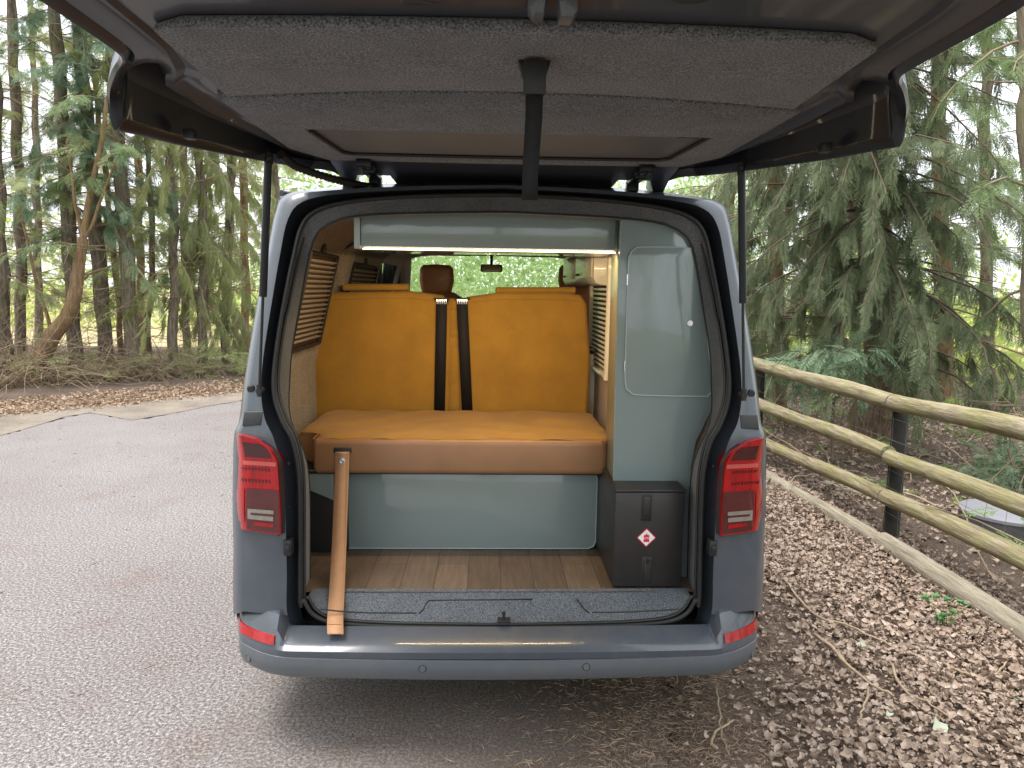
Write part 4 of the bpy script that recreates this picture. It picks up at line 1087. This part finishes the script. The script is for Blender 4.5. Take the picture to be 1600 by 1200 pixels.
tree('conifer_tree', 'dark trunk almost hidden in drooping olive foliage near the van', [(314, 605, 15), (316, 500, 14), (317, 400, 14), (314, 280, 13), (305, 160, 12)], 10.8, 'bark_dark', 'fol_olive', branches=48, zr=(.8, 6), length=(.6, 1.7), templates=SPR_D, droop=.25, fdir=-.8, nf=24, **K)
tree('conifer_tree', 'leafy conifer partly behind the van, its crown beside the left strut', [(352, 600, 15), (353, 500, 14), (356, 400, 13), (360, 300, 13), (362, 180, 12)], 11.8, 'bark_dark', 'fol_light', branches=54, zr=(.6, 6.5), length=(.7, 1.8), templates=SPR_D, droop=.2, fdir=-.7, nf=24, **K)
tree('conifer_tree', 'conifer rising behind the van roof corner left of the rear opening', [(425, 596, 14), (425, 500, 14), (428, 400, 13), (430, 300, 13)], 13.2, 'bark_dark', 'fol_olive', branches=44, zr=(1.0, 7), length=(.8, 2.0), nf=9, **K)
# further conifers behind the row
for i, (u, w, y, lab) in enumerate(((62, 11, 13.5, 'thin trunk standing back in the bright gap at the far left'), (222, 12, 14.2, 'pale far trunk glimpsed between the middle trunks'), (292, 12, 14.0, 'far trunk behind the hanging sprays'), (385, 13, 15.0, 'far conifer showing just left of the van pillar'))):
    tree('conifer_tree', lab, [(u, 585, w), (u-3, 400, w), (u-6, 200, w-1)], y, 'bark_brown' if i % 2 else 'bark_dark', 'fol_light' if i % 2 else 'fol_olive', branches=40, zr=(.8, 8), dead=30, group='conifers standing back behind the left row')
# forked brown tree that leans
t = thing('leaning_tree', tuple(P(62, 590, 9.3)*(1, 1, 0)), 'leaning orange-brown tree with a bent trunk that forks into upright limbs', 'tree')
y = 9.3
def pxp(L, yy): return crom([P(u, v, yy) for u, v in L], 6)
main = pxp([(55, 612), (62, 570), (82, 525), (105, 495), (118, 455), (124, 410), (130, 372)], y)
k = (main[3]-CAM)@fw/F/2
obj('trunk', MB().tube(main, [k*(30-16*i/len(main)) for i in range(len(main))], 10, cap=False), 'bark_brown', t, fix=False, ang=None)
for L, w in (([(130, 372), (136, 330), (142, 300), (150, 262), (160, 215), (168, 150)], 11), ([(129, 376), (124, 345), (117, 318), (112, 270), (104, 220)], 7), ([(131, 374), (144, 352), (154, 322), (166, 290), (182, 250)], 6), ([(82, 525), (70, 480), (56, 440), (44, 380), (30, 330)], 6), ([(118, 455), (128, 440), (146, 425), (170, 418)], 4)):
    b = pxp(L, y); obj('limb', MB().tube(b, [k*w*(1-.5*i/len(b)) for i in range(len(b))], 8, cap=False), 'bark_brown', t, fix=False, ang=None)
pos, dirs = [], []
for _ in range(26):
    p = P(nr.uniform(95, 190), nr.uniform(120, 300), y+nr.normal(0, .3)); pos.append(p); dirs.append((nr.normal(), nr.normal(), -.3))
foliage('crown', pos, dirs, nr.uniform(.25, .5, len(pos)), 'fol_olive', t)

# dry brushwood at the foot of the left row: bent dead stems nobody could count
pth, rad = [], []
for _ in range(950):
    u = nr.uniform(-60, 380)*(.55+.45*nr.random()); x = G(u, 618)[0]; yy = 8.5+.0042*u+abs(nr.normal(0, .9)); a = nr.uniform(0, 2*math.pi)
    p = np.array((P(u, 600, yy)[0], yy, 0.)); L = nr.uniform(.5, 1.7)*(1.3 if u < 120 else .8)
    pth.append(walk(p, (math.cos(a)*.8, math.sin(a)*.8, nr.uniform(.3, 1.6)), L, 7, .16, .16)); rad.append(nr.uniform(.003, .009))
o = sticks('dry_brushwood', pth, rad, 'twig', None, 4); tag(o, 'tangle of dry pale stems at the foot of the left trees', 'brushwood', None, 'stuff')
pos, dirs = [], []
for _ in range(280):
    u = nr.uniform(-30, 420); yy = 8.6+.0040*u+abs(nr.normal(0, .6)); p = P(u, 600, yy); pos.append((p[0], yy, nr.uniform(0, .45))); dirs.append((nr.normal(), nr.normal(), nr.uniform(-.2, .6)))
o = foliage('low_sprays', pos, dirs, nr.uniform(.15, .4, len(pos)), 'fol_light', None); tag(o, 'low green sprays and weeds along the left verge', 'undergrowth', None, 'stuff')

# ================================================================== RIGHT TREES
RT = 'trees behind the fence'
big = tree('cypress_tree', 'big cypress with fluted reddish trunk and dark drooping foliage behind the fence', [(1362, 690, 74), (1372, 600, 56), (1375, 520, 50), (1372, 430, 52), (1355, 330, 56), (1330, 200, 52)], 4.75, 'bark_red', 'fol_dark', group=RT,
     branches=170, zr=(.9, 6.0), length=(.6, 2.0), nf=40, fs=(.10, .28), dead=34, deadz=(.8, 3.5), droop=.16, templates=SPR_M, fdir=-.55, flare=1.7, bias=math.pi*1.38, rough=.10, seg=16)
tree('pale_trunk_tree', 'tall pale-barked trunk at the right edge of the photo beyond the fence', [(1640, 700, 56), (1634, 560, 54), (1630, 400, 52), (1624, 200, 50), (1616, 60, 48)], 3.3, 'bark_pale', 'fol_green', group=RT, branches=22, zr=(1.2, 6), length=(.5, 1.2), nf=14, fs=(.12, .26), dead=16, bias=math.pi*.9)
tree('cypress_tree', 'dark bushy cypress close beside the right side of the van', [(1215, 640, 24), (1215, 520, 23), (1212, 400, 22), (1208, 250, 20)], 6.2, 'bark_brown', 'fol_dark', group=RT, branches=120, zr=(.6, 6.0), length=(.6, 1.7), nf=34, fs=(.13, .30), dead=18, templates=SPR_M, droop=.16, fdir=-.5)
tree('fir_tree', 'fir with wide layered branches filling the gap right of the big cypress', [(1478, 610, 26), (1474, 480, 25), (1470, 300, 24), (1466, 100, 22)], 7.6, 'bark_brown', 'fol_green', group=RT, branches=80, zr=(1.3, 7.0), length=(1.0, 2.4), nf=34, fs=(.14, .30), dead=50, droop=.12)
tree('fir_tree', 'slim fir standing back in front of the bright gap at upper right', [(1545, 590, 18), (1542, 450, 18), (1538, 250, 17)], 9.5, 'bark_dark', 'fol_dark', group=RT, branches=34, zr=(1.8, 8), length=(.8, 2.0), nf=20, fs=(.18, .36), dead=40)
tree('cypress_tree', 'cypress further back, its dark top rising above the left of the big cypress', [(1290, 600, 20), (1290, 450, 20), (1288, 200, 18)], 8.6, 'bark_dark', 'fol_dark', group=RT, branches=110, zr=(.8, 8.0), length=(.8, 2.2), nf=30, fs=(.18, .38), dead=14, templates=SPR_M, droop=.15, fdir=-.5)
tree('fir_tree', 'fir seen over the right shoulder of the van roof', [(1140, 600, 18), (1140, 420, 18), (1138, 250, 17)], 11.0, 'bark_brown', 'fol_olive', group=RT, branches=60, zr=(1.0, 8), length=(.9, 2.2), nf=20, fs=(.2, .4), dead=20)
# low blue-green boughs hanging towards the fence
t = thing('fir_sapling', tuple(P(1300, 640, 3.9)*(1, 1, 0)), 'low blue-green fir bough brushing the top fence rail', 'sapling')
q = [P(1300, 720, 3.9), P(1302, 640, 3.95), P(1310, 560, 4.0), P(1318, 500, 4.05)]
obj('stem', MB().tube(crom(q, 4), .014, 6), 'twig_dark', t)
pos, dirs, bp = [], [], []
for _ in range(16):
    p = np.array(q[2])+nr.uniform(-.1, .1, 3); w = walk(p, (nr.normal(0, 1), nr.normal(0, .5), nr.uniform(-.1, .3)), nr.uniform(.3, .75), 5, .1, .12); bp.append(w)
    for k in range(9):
        i = int(nr.integers(1, 5)); pos.append(w[i]+nr.normal(0, .04, 3)); dirs.append((w[i+1]-w[i])/.1+nr.normal(0, .6, 3)+np.array((0, 0, -.3)))
foliage('sprays', pos, dirs, nr.uniform(.16, .3, len(pos)), 'fol_blue', t); sticks('boughs', bp, [.006]*len(bp), 'twig_dark', t)
t = thing('fir_sapling', tuple(P(1560, 760, 3.1)*(1, 1, 0)), 'low blue-green fir bough behind the middle rails near the grey cover', 'sapling')
q = [P(1590, 790, 3.1), P(1585, 740, 3.12), P(1575, 700, 3.15)]
obj('stem', MB().tube(crom(q, 4), .012, 6), 'twig_dark', t)
pos, dirs, bp = [], [], []
for _ in range(12):
    p = np.array(q[1])+nr.uniform(-.05, .1, 3); w = walk(p, (nr.normal(-.6, .7), nr.normal(0, .4), nr.uniform(-.1, .3)), nr.uniform(.2, .55), 5, .1, .1); bp.append(w)
    for k in range(7):
        i = int(nr.integers(1, 5)); pos.append(w[i]+nr.normal(0, .03, 3)); dirs.append((w[i+1]-w[i])/.1+nr.normal(0, .6, 3)+np.array((0, 0, -.2)))
foliage('sprays', pos, dirs, nr.uniform(.12, .24, len(pos)), 'fol_blue', t); sticks('boughs', bp, [.005]*len(bp), 'twig_dark', t)
# undergrowth beyond the fence
pos, dirs = [], []
for _ in range(700):
    x, yy = nr.uniform(3.0, 10), nr.uniform(1.5, 12); 
    pos.append((x, yy, abs(nr.normal(0, .18)))); dirs.append((nr.normal(), nr.normal(), nr.uniform(-.1, .8)))
o = foliage('undergrowth', pos, dirs, nr.uniform(.12, .32, len(pos)), 'herb', None); tag(o, 'green undergrowth on the leafy ground beyond the fence', 'undergrowth', None, 'stuff')
pth, rad = [], []
for _ in range(150):
    x, yy = nr.uniform(2.7, 7), nr.uniform(.5, 8); a = nr.uniform(0, 6.3)
    pth.append(walk((x, yy, nr.uniform(0, .1)), (math.cos(a), math.sin(a), nr.uniform(0, .9)), nr.uniform(.4, 1.5), 6, .15, .08)); rad.append(nr.uniform(.003, .009))
o = sticks('dry_brushwood', pth, rad, 'twig', None, 4); tag(o, 'dead stems and twigs on the ground beyond the fence', 'brushwood', None, 'stuff')

# ================================================================== FAR WOOD
LEAF = np.array([(0, 0, 0), (.5, .28, .05), (1, 0, 0), (.5, -.28, .05)]), np.array([(0, 1, 2, 3)])
def leaf_mass(name, label, centres, mat, per, size):
    pos, sc = [], []
    for (x, y, z, rx, ry, rz) in centres:
        n = int(per*rx*rz)
        d = nr.normal(0, 1, (n, 3)); d /= np.linalg.norm(d, axis=1, keepdims=True); d *= nr.uniform(.35, 1, (n, 1))**.5
        p = np.array((x, y, z))+d*np.array((rx, ry, rz)); p = p[p[:, 2] > .02]; pos.append(p); sc.append(nr.uniform(*size, len(p)))
    pos, sc = np.concatenate(pos), np.concatenate(sc)
    v, f = scatter(LEAF[0], LEAF[1], pos, rotm(nr.normal(0, 1, (len(pos), 3)), nr.uniform(0, 6.3, len(pos))), sc)
    o = fast_mesh(name, v, f, mat); tag(o, label, 'wood', None, 'stuff'); return o
cs = []
for _ in range(70):
    x = nr.uniform(-34, -5); y = nr.uniform(22, 34); h = nr.uniform(.5, 2.6); cs.append((x, y, h*.6, nr.uniform(1, 2.6), nr.uniform(1, 2), h))
for _ in range(60):
    x = nr.uniform(-36, -5); y = nr.uniform(22, 34); cs.append((x, y, nr.uniform(2.5, 10), nr.uniform(.5, 1.4), 1, nr.uniform(.4, 1.3)))
leaf_mass('far_wood', 'bright yellow-green far-off scrub seen between the left trunks', cs, 'fol_far', 90, (.10, .28))
cs = []
for _ in range(85):
    x = nr.uniform(-6, 9); y = nr.uniform(17, 30); h = nr.uniform(1.2, 4.5); cs.append((x, y, h*.75, nr.uniform(1, 2.4), nr.uniform(1, 2), h))
leaf_mass('far_wood', 'green wood ahead of the van, seen through its windscreen', cs, 'fol_far2', 110, (.10, .26))
cs = []
for _ in range(60):
    x = nr.uniform(4.5, 13); y = nr.uniform(9, 14); h = nr.uniform(.3, 1.1); cs.append((x, y, h*.6, nr.uniform(.6, 1.4), nr.uniform(.5, 1), h))
for _ in range(70):
    x = nr.uniform(7, 30); y = nr.uniform(14, 28); h = nr.uniform(.6, 2.8); cs.append((x, y, h*.6, nr.uniform(1, 2.4), nr.uniform(1, 2), h))
leaf_mass('far_wood', 'light green far-off scrub seen through the trees on the right', cs, 'fol_far', 90, (.09, .24))

cs = []  # leaf mass out of view, added to shade the low sky
for _ in range(130):
    a = nr.uniform(R(150), R(385)); d = nr.uniform(10, 15)      # from the left, round behind the camera, to the right
    if a < R(165): d += 2
    cs.append((math.cos(a)*d, -2.2+math.sin(a)*d, nr.uniform(.5, 7.5), nr.uniform(.9, 2.0), nr.uniform(.9, 1.6), nr.uniform(.8, 1.8)))
leaf_mass('unseen_shade_wood', 'unseen woodland added beside and behind the viewer to shade the low sky', cs, 'fol_far2', 75, (.14, .34))
# ================================================================== FENCE
fn = thing('post_and_rail_fence', (2.4, 2, 0), 'timber post and rail fence with green lichened round rails and wire netting', 'fence')
FX = 2.50
Z3 = (((-3, 1.02), (1.0, .968), (2.05, .932), (9, .93)), ((-3, .67), (1., .608), (2.05, .587), (4.1, .562), (9, .55)), ((-3, .45), (1, .357), (2.05, .315), (4.1, .217), (9, .20)))
bays = [(-2.9, -.32), (-.30, 2.08), (2.10, 4.52), (4.54, 7.0), (7.02, 9.4)]
for zk in Z3:
    zy = lambda y: float(np.interp(y, *zip(*zk)))
    for a, b in bays:
        off = nr.uniform(-.010, .010, 2); r0 = nr.uniform(.049, .056)
        pth = [(FX+.004*math.sin(t*11+a*3), a+(b-a)*t, zy(a+(b-a)*t)+off[0]*(1-t)+off[1]*t+.006*math.sin(t*7+a*9)) for t in np.linspace(0, 1, 40)]
        m = MB().tube(pth, [r0*(1+.05*math.sin(i*.31+a*20)+nr.normal(0, .012)) for i in range(40)], 16)
        for kn in range(3):   # knots
            i0 = int(nr.integers(4, 36)); cpt = np.array(pth[i0])+np.array((-.7, 0, nr.uniform(-.3, .7)))*r0
            m.v = [tuple(np.array(p)+(np.array(p)-np.array(pth[i0]))*(.22*math.exp(-np.sum((np.array(p)-cpt)**2)/.0011))) for p in m.v]
        obj('rail', m, 'rail', fn, fix=False, ang=60)
for y in (-.31, 2.17, 4.55, 7.02, 9.4):
    obj('post', MB().tube([(FX+.105, y, -.1), (FX+.103, y, .5), (FX+.10, y, .925)], [.050, .048, .047], 14), 'post', fn, ang=50)
wm = MB(); wx_ = FX+.045
for z in (.07, .2, .36, .47, .66, .80):
    wm.tube([(wx_+.006*math.sin(y*3+z*7), y, z+.012*math.sin(y*2.1+z*5)) for y in np.linspace(-2.9, 9.4, 60)], .0012, 4, cap=False)
for y in np.arange(-2.8, 9.4, .15):
    wm.tube([(wx_+.004*math.sin(z*9+y), y+.006*math.sin(z*11+y*3), z) for z in np.linspace(.05, .82, 6)], .0009, 4, cap=False)
obj('wire_netting', wm, 'wire', fn, fix=False, ang=None)
# logs lying along the foot of the fence
lg = [((2.26, 4.8), (2.44, 2.0), .050, 'thinner ground log along the fence foot, further from the camera'), ((2.45, 1.99), (2.45, -2.6), .060, 'thick weathered ground log along the fence foot, nearest the camera')]
for (a, b, r0, lab) in lg:
    pth = [(a[0]+(b[0]-a[0])*t, a[1]+(b[1]-a[1])*t, r0*.85+.004*math.sin(t*9)) for t in np.linspace(0, 1, 16)]
    o = obj('edging_log', MB().tube(pth, [r0*(1+.05*math.sin(i*1.1)) for i in range(16)], 14), 'log', None, fix=False, ang=60, at=(a[0], a[1], 0)); tag(o, lab, 'log', 'logs edging the fence foot')

# ================================================================== SMALL THINGS
c = G(1572, 812, .1); rl = .28
o = thing('chamber_cover', (c[0], c[1], 0), 'round light grey chamber cover with dark side beyond the fence', 'chamber cover')
obj('lid', MB().lathe([(0, .172), (rl*.9, .170), (rl, .160), (rl, .140)], (c[0], c[1], 0), 'z', 40), 'lid', o)
obj('collar', MB().lathe([(rl*.985, .14), (rl*.97, .06), (rl*.98, -.02)], (c[0], c[1], 0), 'z', 40), 'lid_side', o)
p0, p1 = G(1292, 760), G(1368, 782)
o = obj('timber_board', MB().box((-.26, -.05, 0), (.26, .05, .035), .004), 'log', None, at=(0, 0, 0)); o.location = ((p0[0]+p1[0])/2, (p0[1]+p1[1])/2, .004); o.rotation_euler = (0, 0, math.atan2(p1[1]-p0[1], p1[0]-p0[0]))
tag(o, 'short pale board lying on the leaves behind the fence post', 'board')
c = P(68, 583, 9.7)
bm = bmesh.new(); bmesh.ops.create_icosphere(bm, subdivisions=3, radius=1)
for v in bm.verts:
    n_ = math.sin(v.co.x*5+1)*math.cos(v.co.y*4)*.18+math.sin(v.co.z*7+v.co.x*6)*.12
    v.co = Vector((v.co.x*.13, v.co.y*.10, v.co.z*.105))*(1+n_)
m = MB().bm(bm)
m.tube([(0, 0, .08), (.03, 0, .14), (.075, 0, .12), (.09, 0, .06)], .008, 6)
o = obj('plastic_bag', m, 'blue', None, ang=30); o.location = (c[0], c[1], max(.09, c[2])); tag(o, 'crumpled blue plastic bag among the brush under the left trees', 'bag')

# leaf litter
def leaf_t(seed):
    r = random.Random(seed); n = 5; V = []; Fc = []
    cu, tw = r.uniform(.8, 2.7), r.uniform(-1.2, 1.2)
    for i in range(n):
        t = i/(n-1); w = .30*math.sin(math.pi*min(1, t*.93+.05))**.8*(1+.25*math.sin(i*2.1+seed)); a = (t-.5)*cu
        x = math.sin(a)/cu*1.0; z = (1-math.cos(a))/cu*1.0
        for s in (-1, 0, 1):
            V.append((x, s*w, z+abs(s)*w*r.uniform(.2, 1.5)+s*tw*.12*(t-.5)))
    for i in range(n-1):
        for k in range(2): Fc.append((i*3+k, i*3+k+1, (i+1)*3+k+1, (i+1)*3+k))
    return np.array(V), np.array(Fc)
LT_ = [leaf_t(k) for k in range(14)]
def litter(name, pts, size, mat, label):
    pts = np.array(pts); vs, fs, o = [], [], 0; wh = nr.integers(0, len(LT_), len(pts))
    for k, (tv, tf) in enumerate(LT_):
        s = wh == k; n = s.sum()
        if not n: continue
        d = np.stack([nr.normal(0, 1, n), nr.normal(0, 1, n), nr.normal(0, .38, n)], 1)
        v, f = scatter(tv, tf, pts[s], rotm(d, nr.normal(0, .6, n)+np.where(nr.random(n) < .3, math.pi, 0)), size[0]+(size[1]-size[0])*nr.random(n)**2.2); vs.append(v); fs.append(f+o); o += len(v)
    o_ = fast_mesh(name, np.concatenate(vs), np.concatenate(fs), mat); tag(o_, label, 'leaf litter', None, 'stuff'); return o_
def bound(y): return np.interp(y, [-3, -.6, 0, 1, 2.5, 5, 9], [.55, .62, .75, 1.0, 1.15, 1.3, 1.9])
pts = []
def clump(x, y): return .5+.5*math.sin(x*3.1+1.3*math.sin(y*2.3))*math.sin(y*2.7+1.1*math.sin(x*4.1))
while len(pts) < 42000:
    x, y = nr.uniform(.5, 2.7), nr.uniform(-1.2, 8); 
    if y > 4 and nr.random() < .5: continue
    d = x-bound(y)
    if nr.random() < np.clip(d/1.0, 0.015, 1)*(.35+.65*clump(x, y)): pts.append((x, y, .010+abs(nr.normal(0, .012))+.02*clump(x, y)*min(1, max(0, d))))
litter('leaf_litter', pts, (.013, .054), 'leaf_litter', 'brown dead leaves covering the ground beside the fence')
pts = [(x, y, .012+abs(nr.normal(0, .015))) for x, y in zip(nr.uniform(2.55, 7.5, 16000), nr.uniform(-.2, 9, 16000))]
litter('leaf_litter', pts, (.018, .075), 'leaf_litter', 'dead leaves on the ground beyond the fence')

pts = []
for _ in range(5500):
    u = nr.uniform(-80, 480); v = np.interp(u, [-80, 0, 200, 400], [655, 648, 631, 609])-19*nr.random()**1.3+nr.normal(0, 2.5); p = G(u, v); pts.append((p[0], p[1], .014))
MAT['orange_litter'] = leafmat('orange_dead_leaves', [(.22, .14, .09), (.38, .27, .185), (.5, .41, .31)], .1, 9)
litter('leaf_litter', pts, (.03, .07), 'orange_litter', 'orange-brown leaf litter along the left verge')
# needles and crumbs
ND = np.array([(0, .012, 0), (0, -.012, 0), (.5, 0, .06), (1, .0, 0)]), np.array([(0, 1, 2), (1, 3, 2)])
pts = []
while len(pts) < 26000:
    x, y = nr.uniform(-.5, 2.3), nr.uniform(-1.0, 3); d = x-bound(y)+.15
    if nr.random() < np.exp(-(d/.42)**2): pts.append((x, y, .008+.012*nr.random()))
pts = np.array(pts); d = np.stack([nr.normal(0, 1, len(pts)), nr.normal(0, 1, len(pts)), nr.normal(0, .08, len(pts))], 1)
v, f = scatter(ND[0], ND[1], pts, rotm(d, nr.uniform(0, 6, len(pts))), nr.uniform(.015, .055, len(pts)))
tag(fast_mesh('conifer_needles', v, f, 'needle'), 'dry needles scattered at the edge of the tarmac', 'needles', None, 'stuff')
pts = np.stack([nr.uniform(-6, .8, 2200), nr.uniform(-1, 8, 2200), np.full(2200, .004)], 1)
d = np.stack([nr.normal(0, 1, 2200), nr.normal(0, 1, 2200), nr.normal(0, .05, 2200)], 1)
v, f = scatter(ND[0], ND[1], pts, rotm(d, nr.uniform(0, 6, 2200)), nr.uniform(.015, .06, 2200))
tag(fast_mesh('conifer_needles', v, f, 'twig_dark'), 'dark crumbs and bits of twig scattered on the tarmac', 'needles', None, 'stuff')
# fallen twigs, each a thing
TW = [([(1272, 990), (1300, 1012), (1322, 1036), (1360, 1068), (1396, 1088)], .0075, 'dark forked twig lying across the middle of the leaves right of the bumper', [(1322, 1036), (1312, 1030)]),
      ([(1226, 905), (1252, 940), (1280, 965), (1320, 975), (1362, 994), (1400, 1012)], .006, 'long pale twig lying between the bumper and the green seedling', None),
      ([(1392, 1033), (1402, 1062), (1420, 1084), (1446, 1096), (1482, 1118)], .0055, 'pale bent twig just right of the dark forked twig', None),
      ([(1472, 1036), (1504, 1050), (1534, 1060), (1558, 1050), (1576, 1032)], .006, 'pale twig with upturned end near the lower right log', None),
      ([(1120, 1170), (1112, 1160), (1118, 1145), (1140, 1128), (1146, 1125)], .0055, 'hooked twig on the dark ground below the bumper corner', None),
      ([(1356, 1075), (1352, 1098), (1345, 1115), (1343, 1128)], .0045, 'short thin twig standing off the lower end of the dark forked twig', None),
      ([(1118, 1072), (1124, 1110), (1128, 1150), (1140, 1180)], .004, 'thin straight twig below the right bumper corner', None)]
for L, r0, lab, br in TW:
    p = crom([G(u, v, .048) for u, v in L], 4); p = [a+nr.normal(0, .003, 3)*(1, 1, .6) for a in p]
    m = MB().tube(p, [r0*(1.1-.5*i/len(p)) for i in range(len(p))], 6)
    if br: m.tube([G(*br[0], .048), G(br[1][0]-4, br[1][1]-14, .055)], r0*.7, 6)
    tag(obj('fallen_twig', m, 'twig', None, fix=False, ang=None, at=(p[0][0], p[0][1], 0)), lab, 'twig', 'fallen twigs on the leaf litter')
# pale leaves
for (u, v, s, lab) in ((1468, 1141, .075, 'pale green fallen leaf on the brown litter near the bottom right'), (1345, 1012, .06, 'whitish curled leaf beside the dark forked twig'), (1592, 1096, .07, 'white scrap of leaf at the right edge of the litter'), (1390, 1118, .04, 'small pale leaf left of the pale green one')):
    p = G(u, v, .025); tv, tf = LT_[int(s*1000) % 6]
    vv, ff = scatter(tv, tf, np.array([p]), rotm(np.array([[1., .4, .05]]), np.array([.15])), [s])
    tag(fast_mesh('fallen_leaf', vv, ff, 'pale_leaf', None, at=(p[0], p[1], 0)), lab, 'leaf', 'pale leaves on the litter')
# seedling
c = G(1478, 992); t = thing('seedling', (c[0], c[1], 0), 'small green seedling growing from the leaf litter beside the near log', 'seedling')
m = MB(); vs, fs = [], []; o = 0
for (u, v, z) in ((1445, 936, .07), (1462, 934, .10), (1480, 938, .10), (1500, 942, .09), (1508, 946, .07), (1474, 964, .05), (1466, 968, .03), (1488, 958, .06)):
    p = P(u, v, c[1]+abs(nr.normal(0, .03))); m.tube([c+(0, 0, 0), (c+p)/2+(0, 0, .02), p], .0016, 5)
    for k in range(3):
        d = np.array([[nr.normal(), nr.normal(), .1]]); tv, tf = LT_[k]
        a, b = scatter(tv, tf, np.array([p]), rotm(d, np.array([nr.normal(0, .2)])), [nr.uniform(.034, .055)]); vs.append(a); fs.append(b+o); o += len(a)
obj('stem', m, 'herb', t, fix=False, ang=None)
MAT['seed_leaf'] = leafmat('seedling_leaf_green', [(.10, .26, .09), (.20, .40, .17)], .3, 9)
fast_mesh('leaves', np.concatenate(vs), np.concatenate(fs), 'seed_leaf', t)

S.render.film_transparent = False
S.cycles.max_bounces = 8; S.cycles.transparent_max_bounces = 16
S.cycles.use_denoising = True
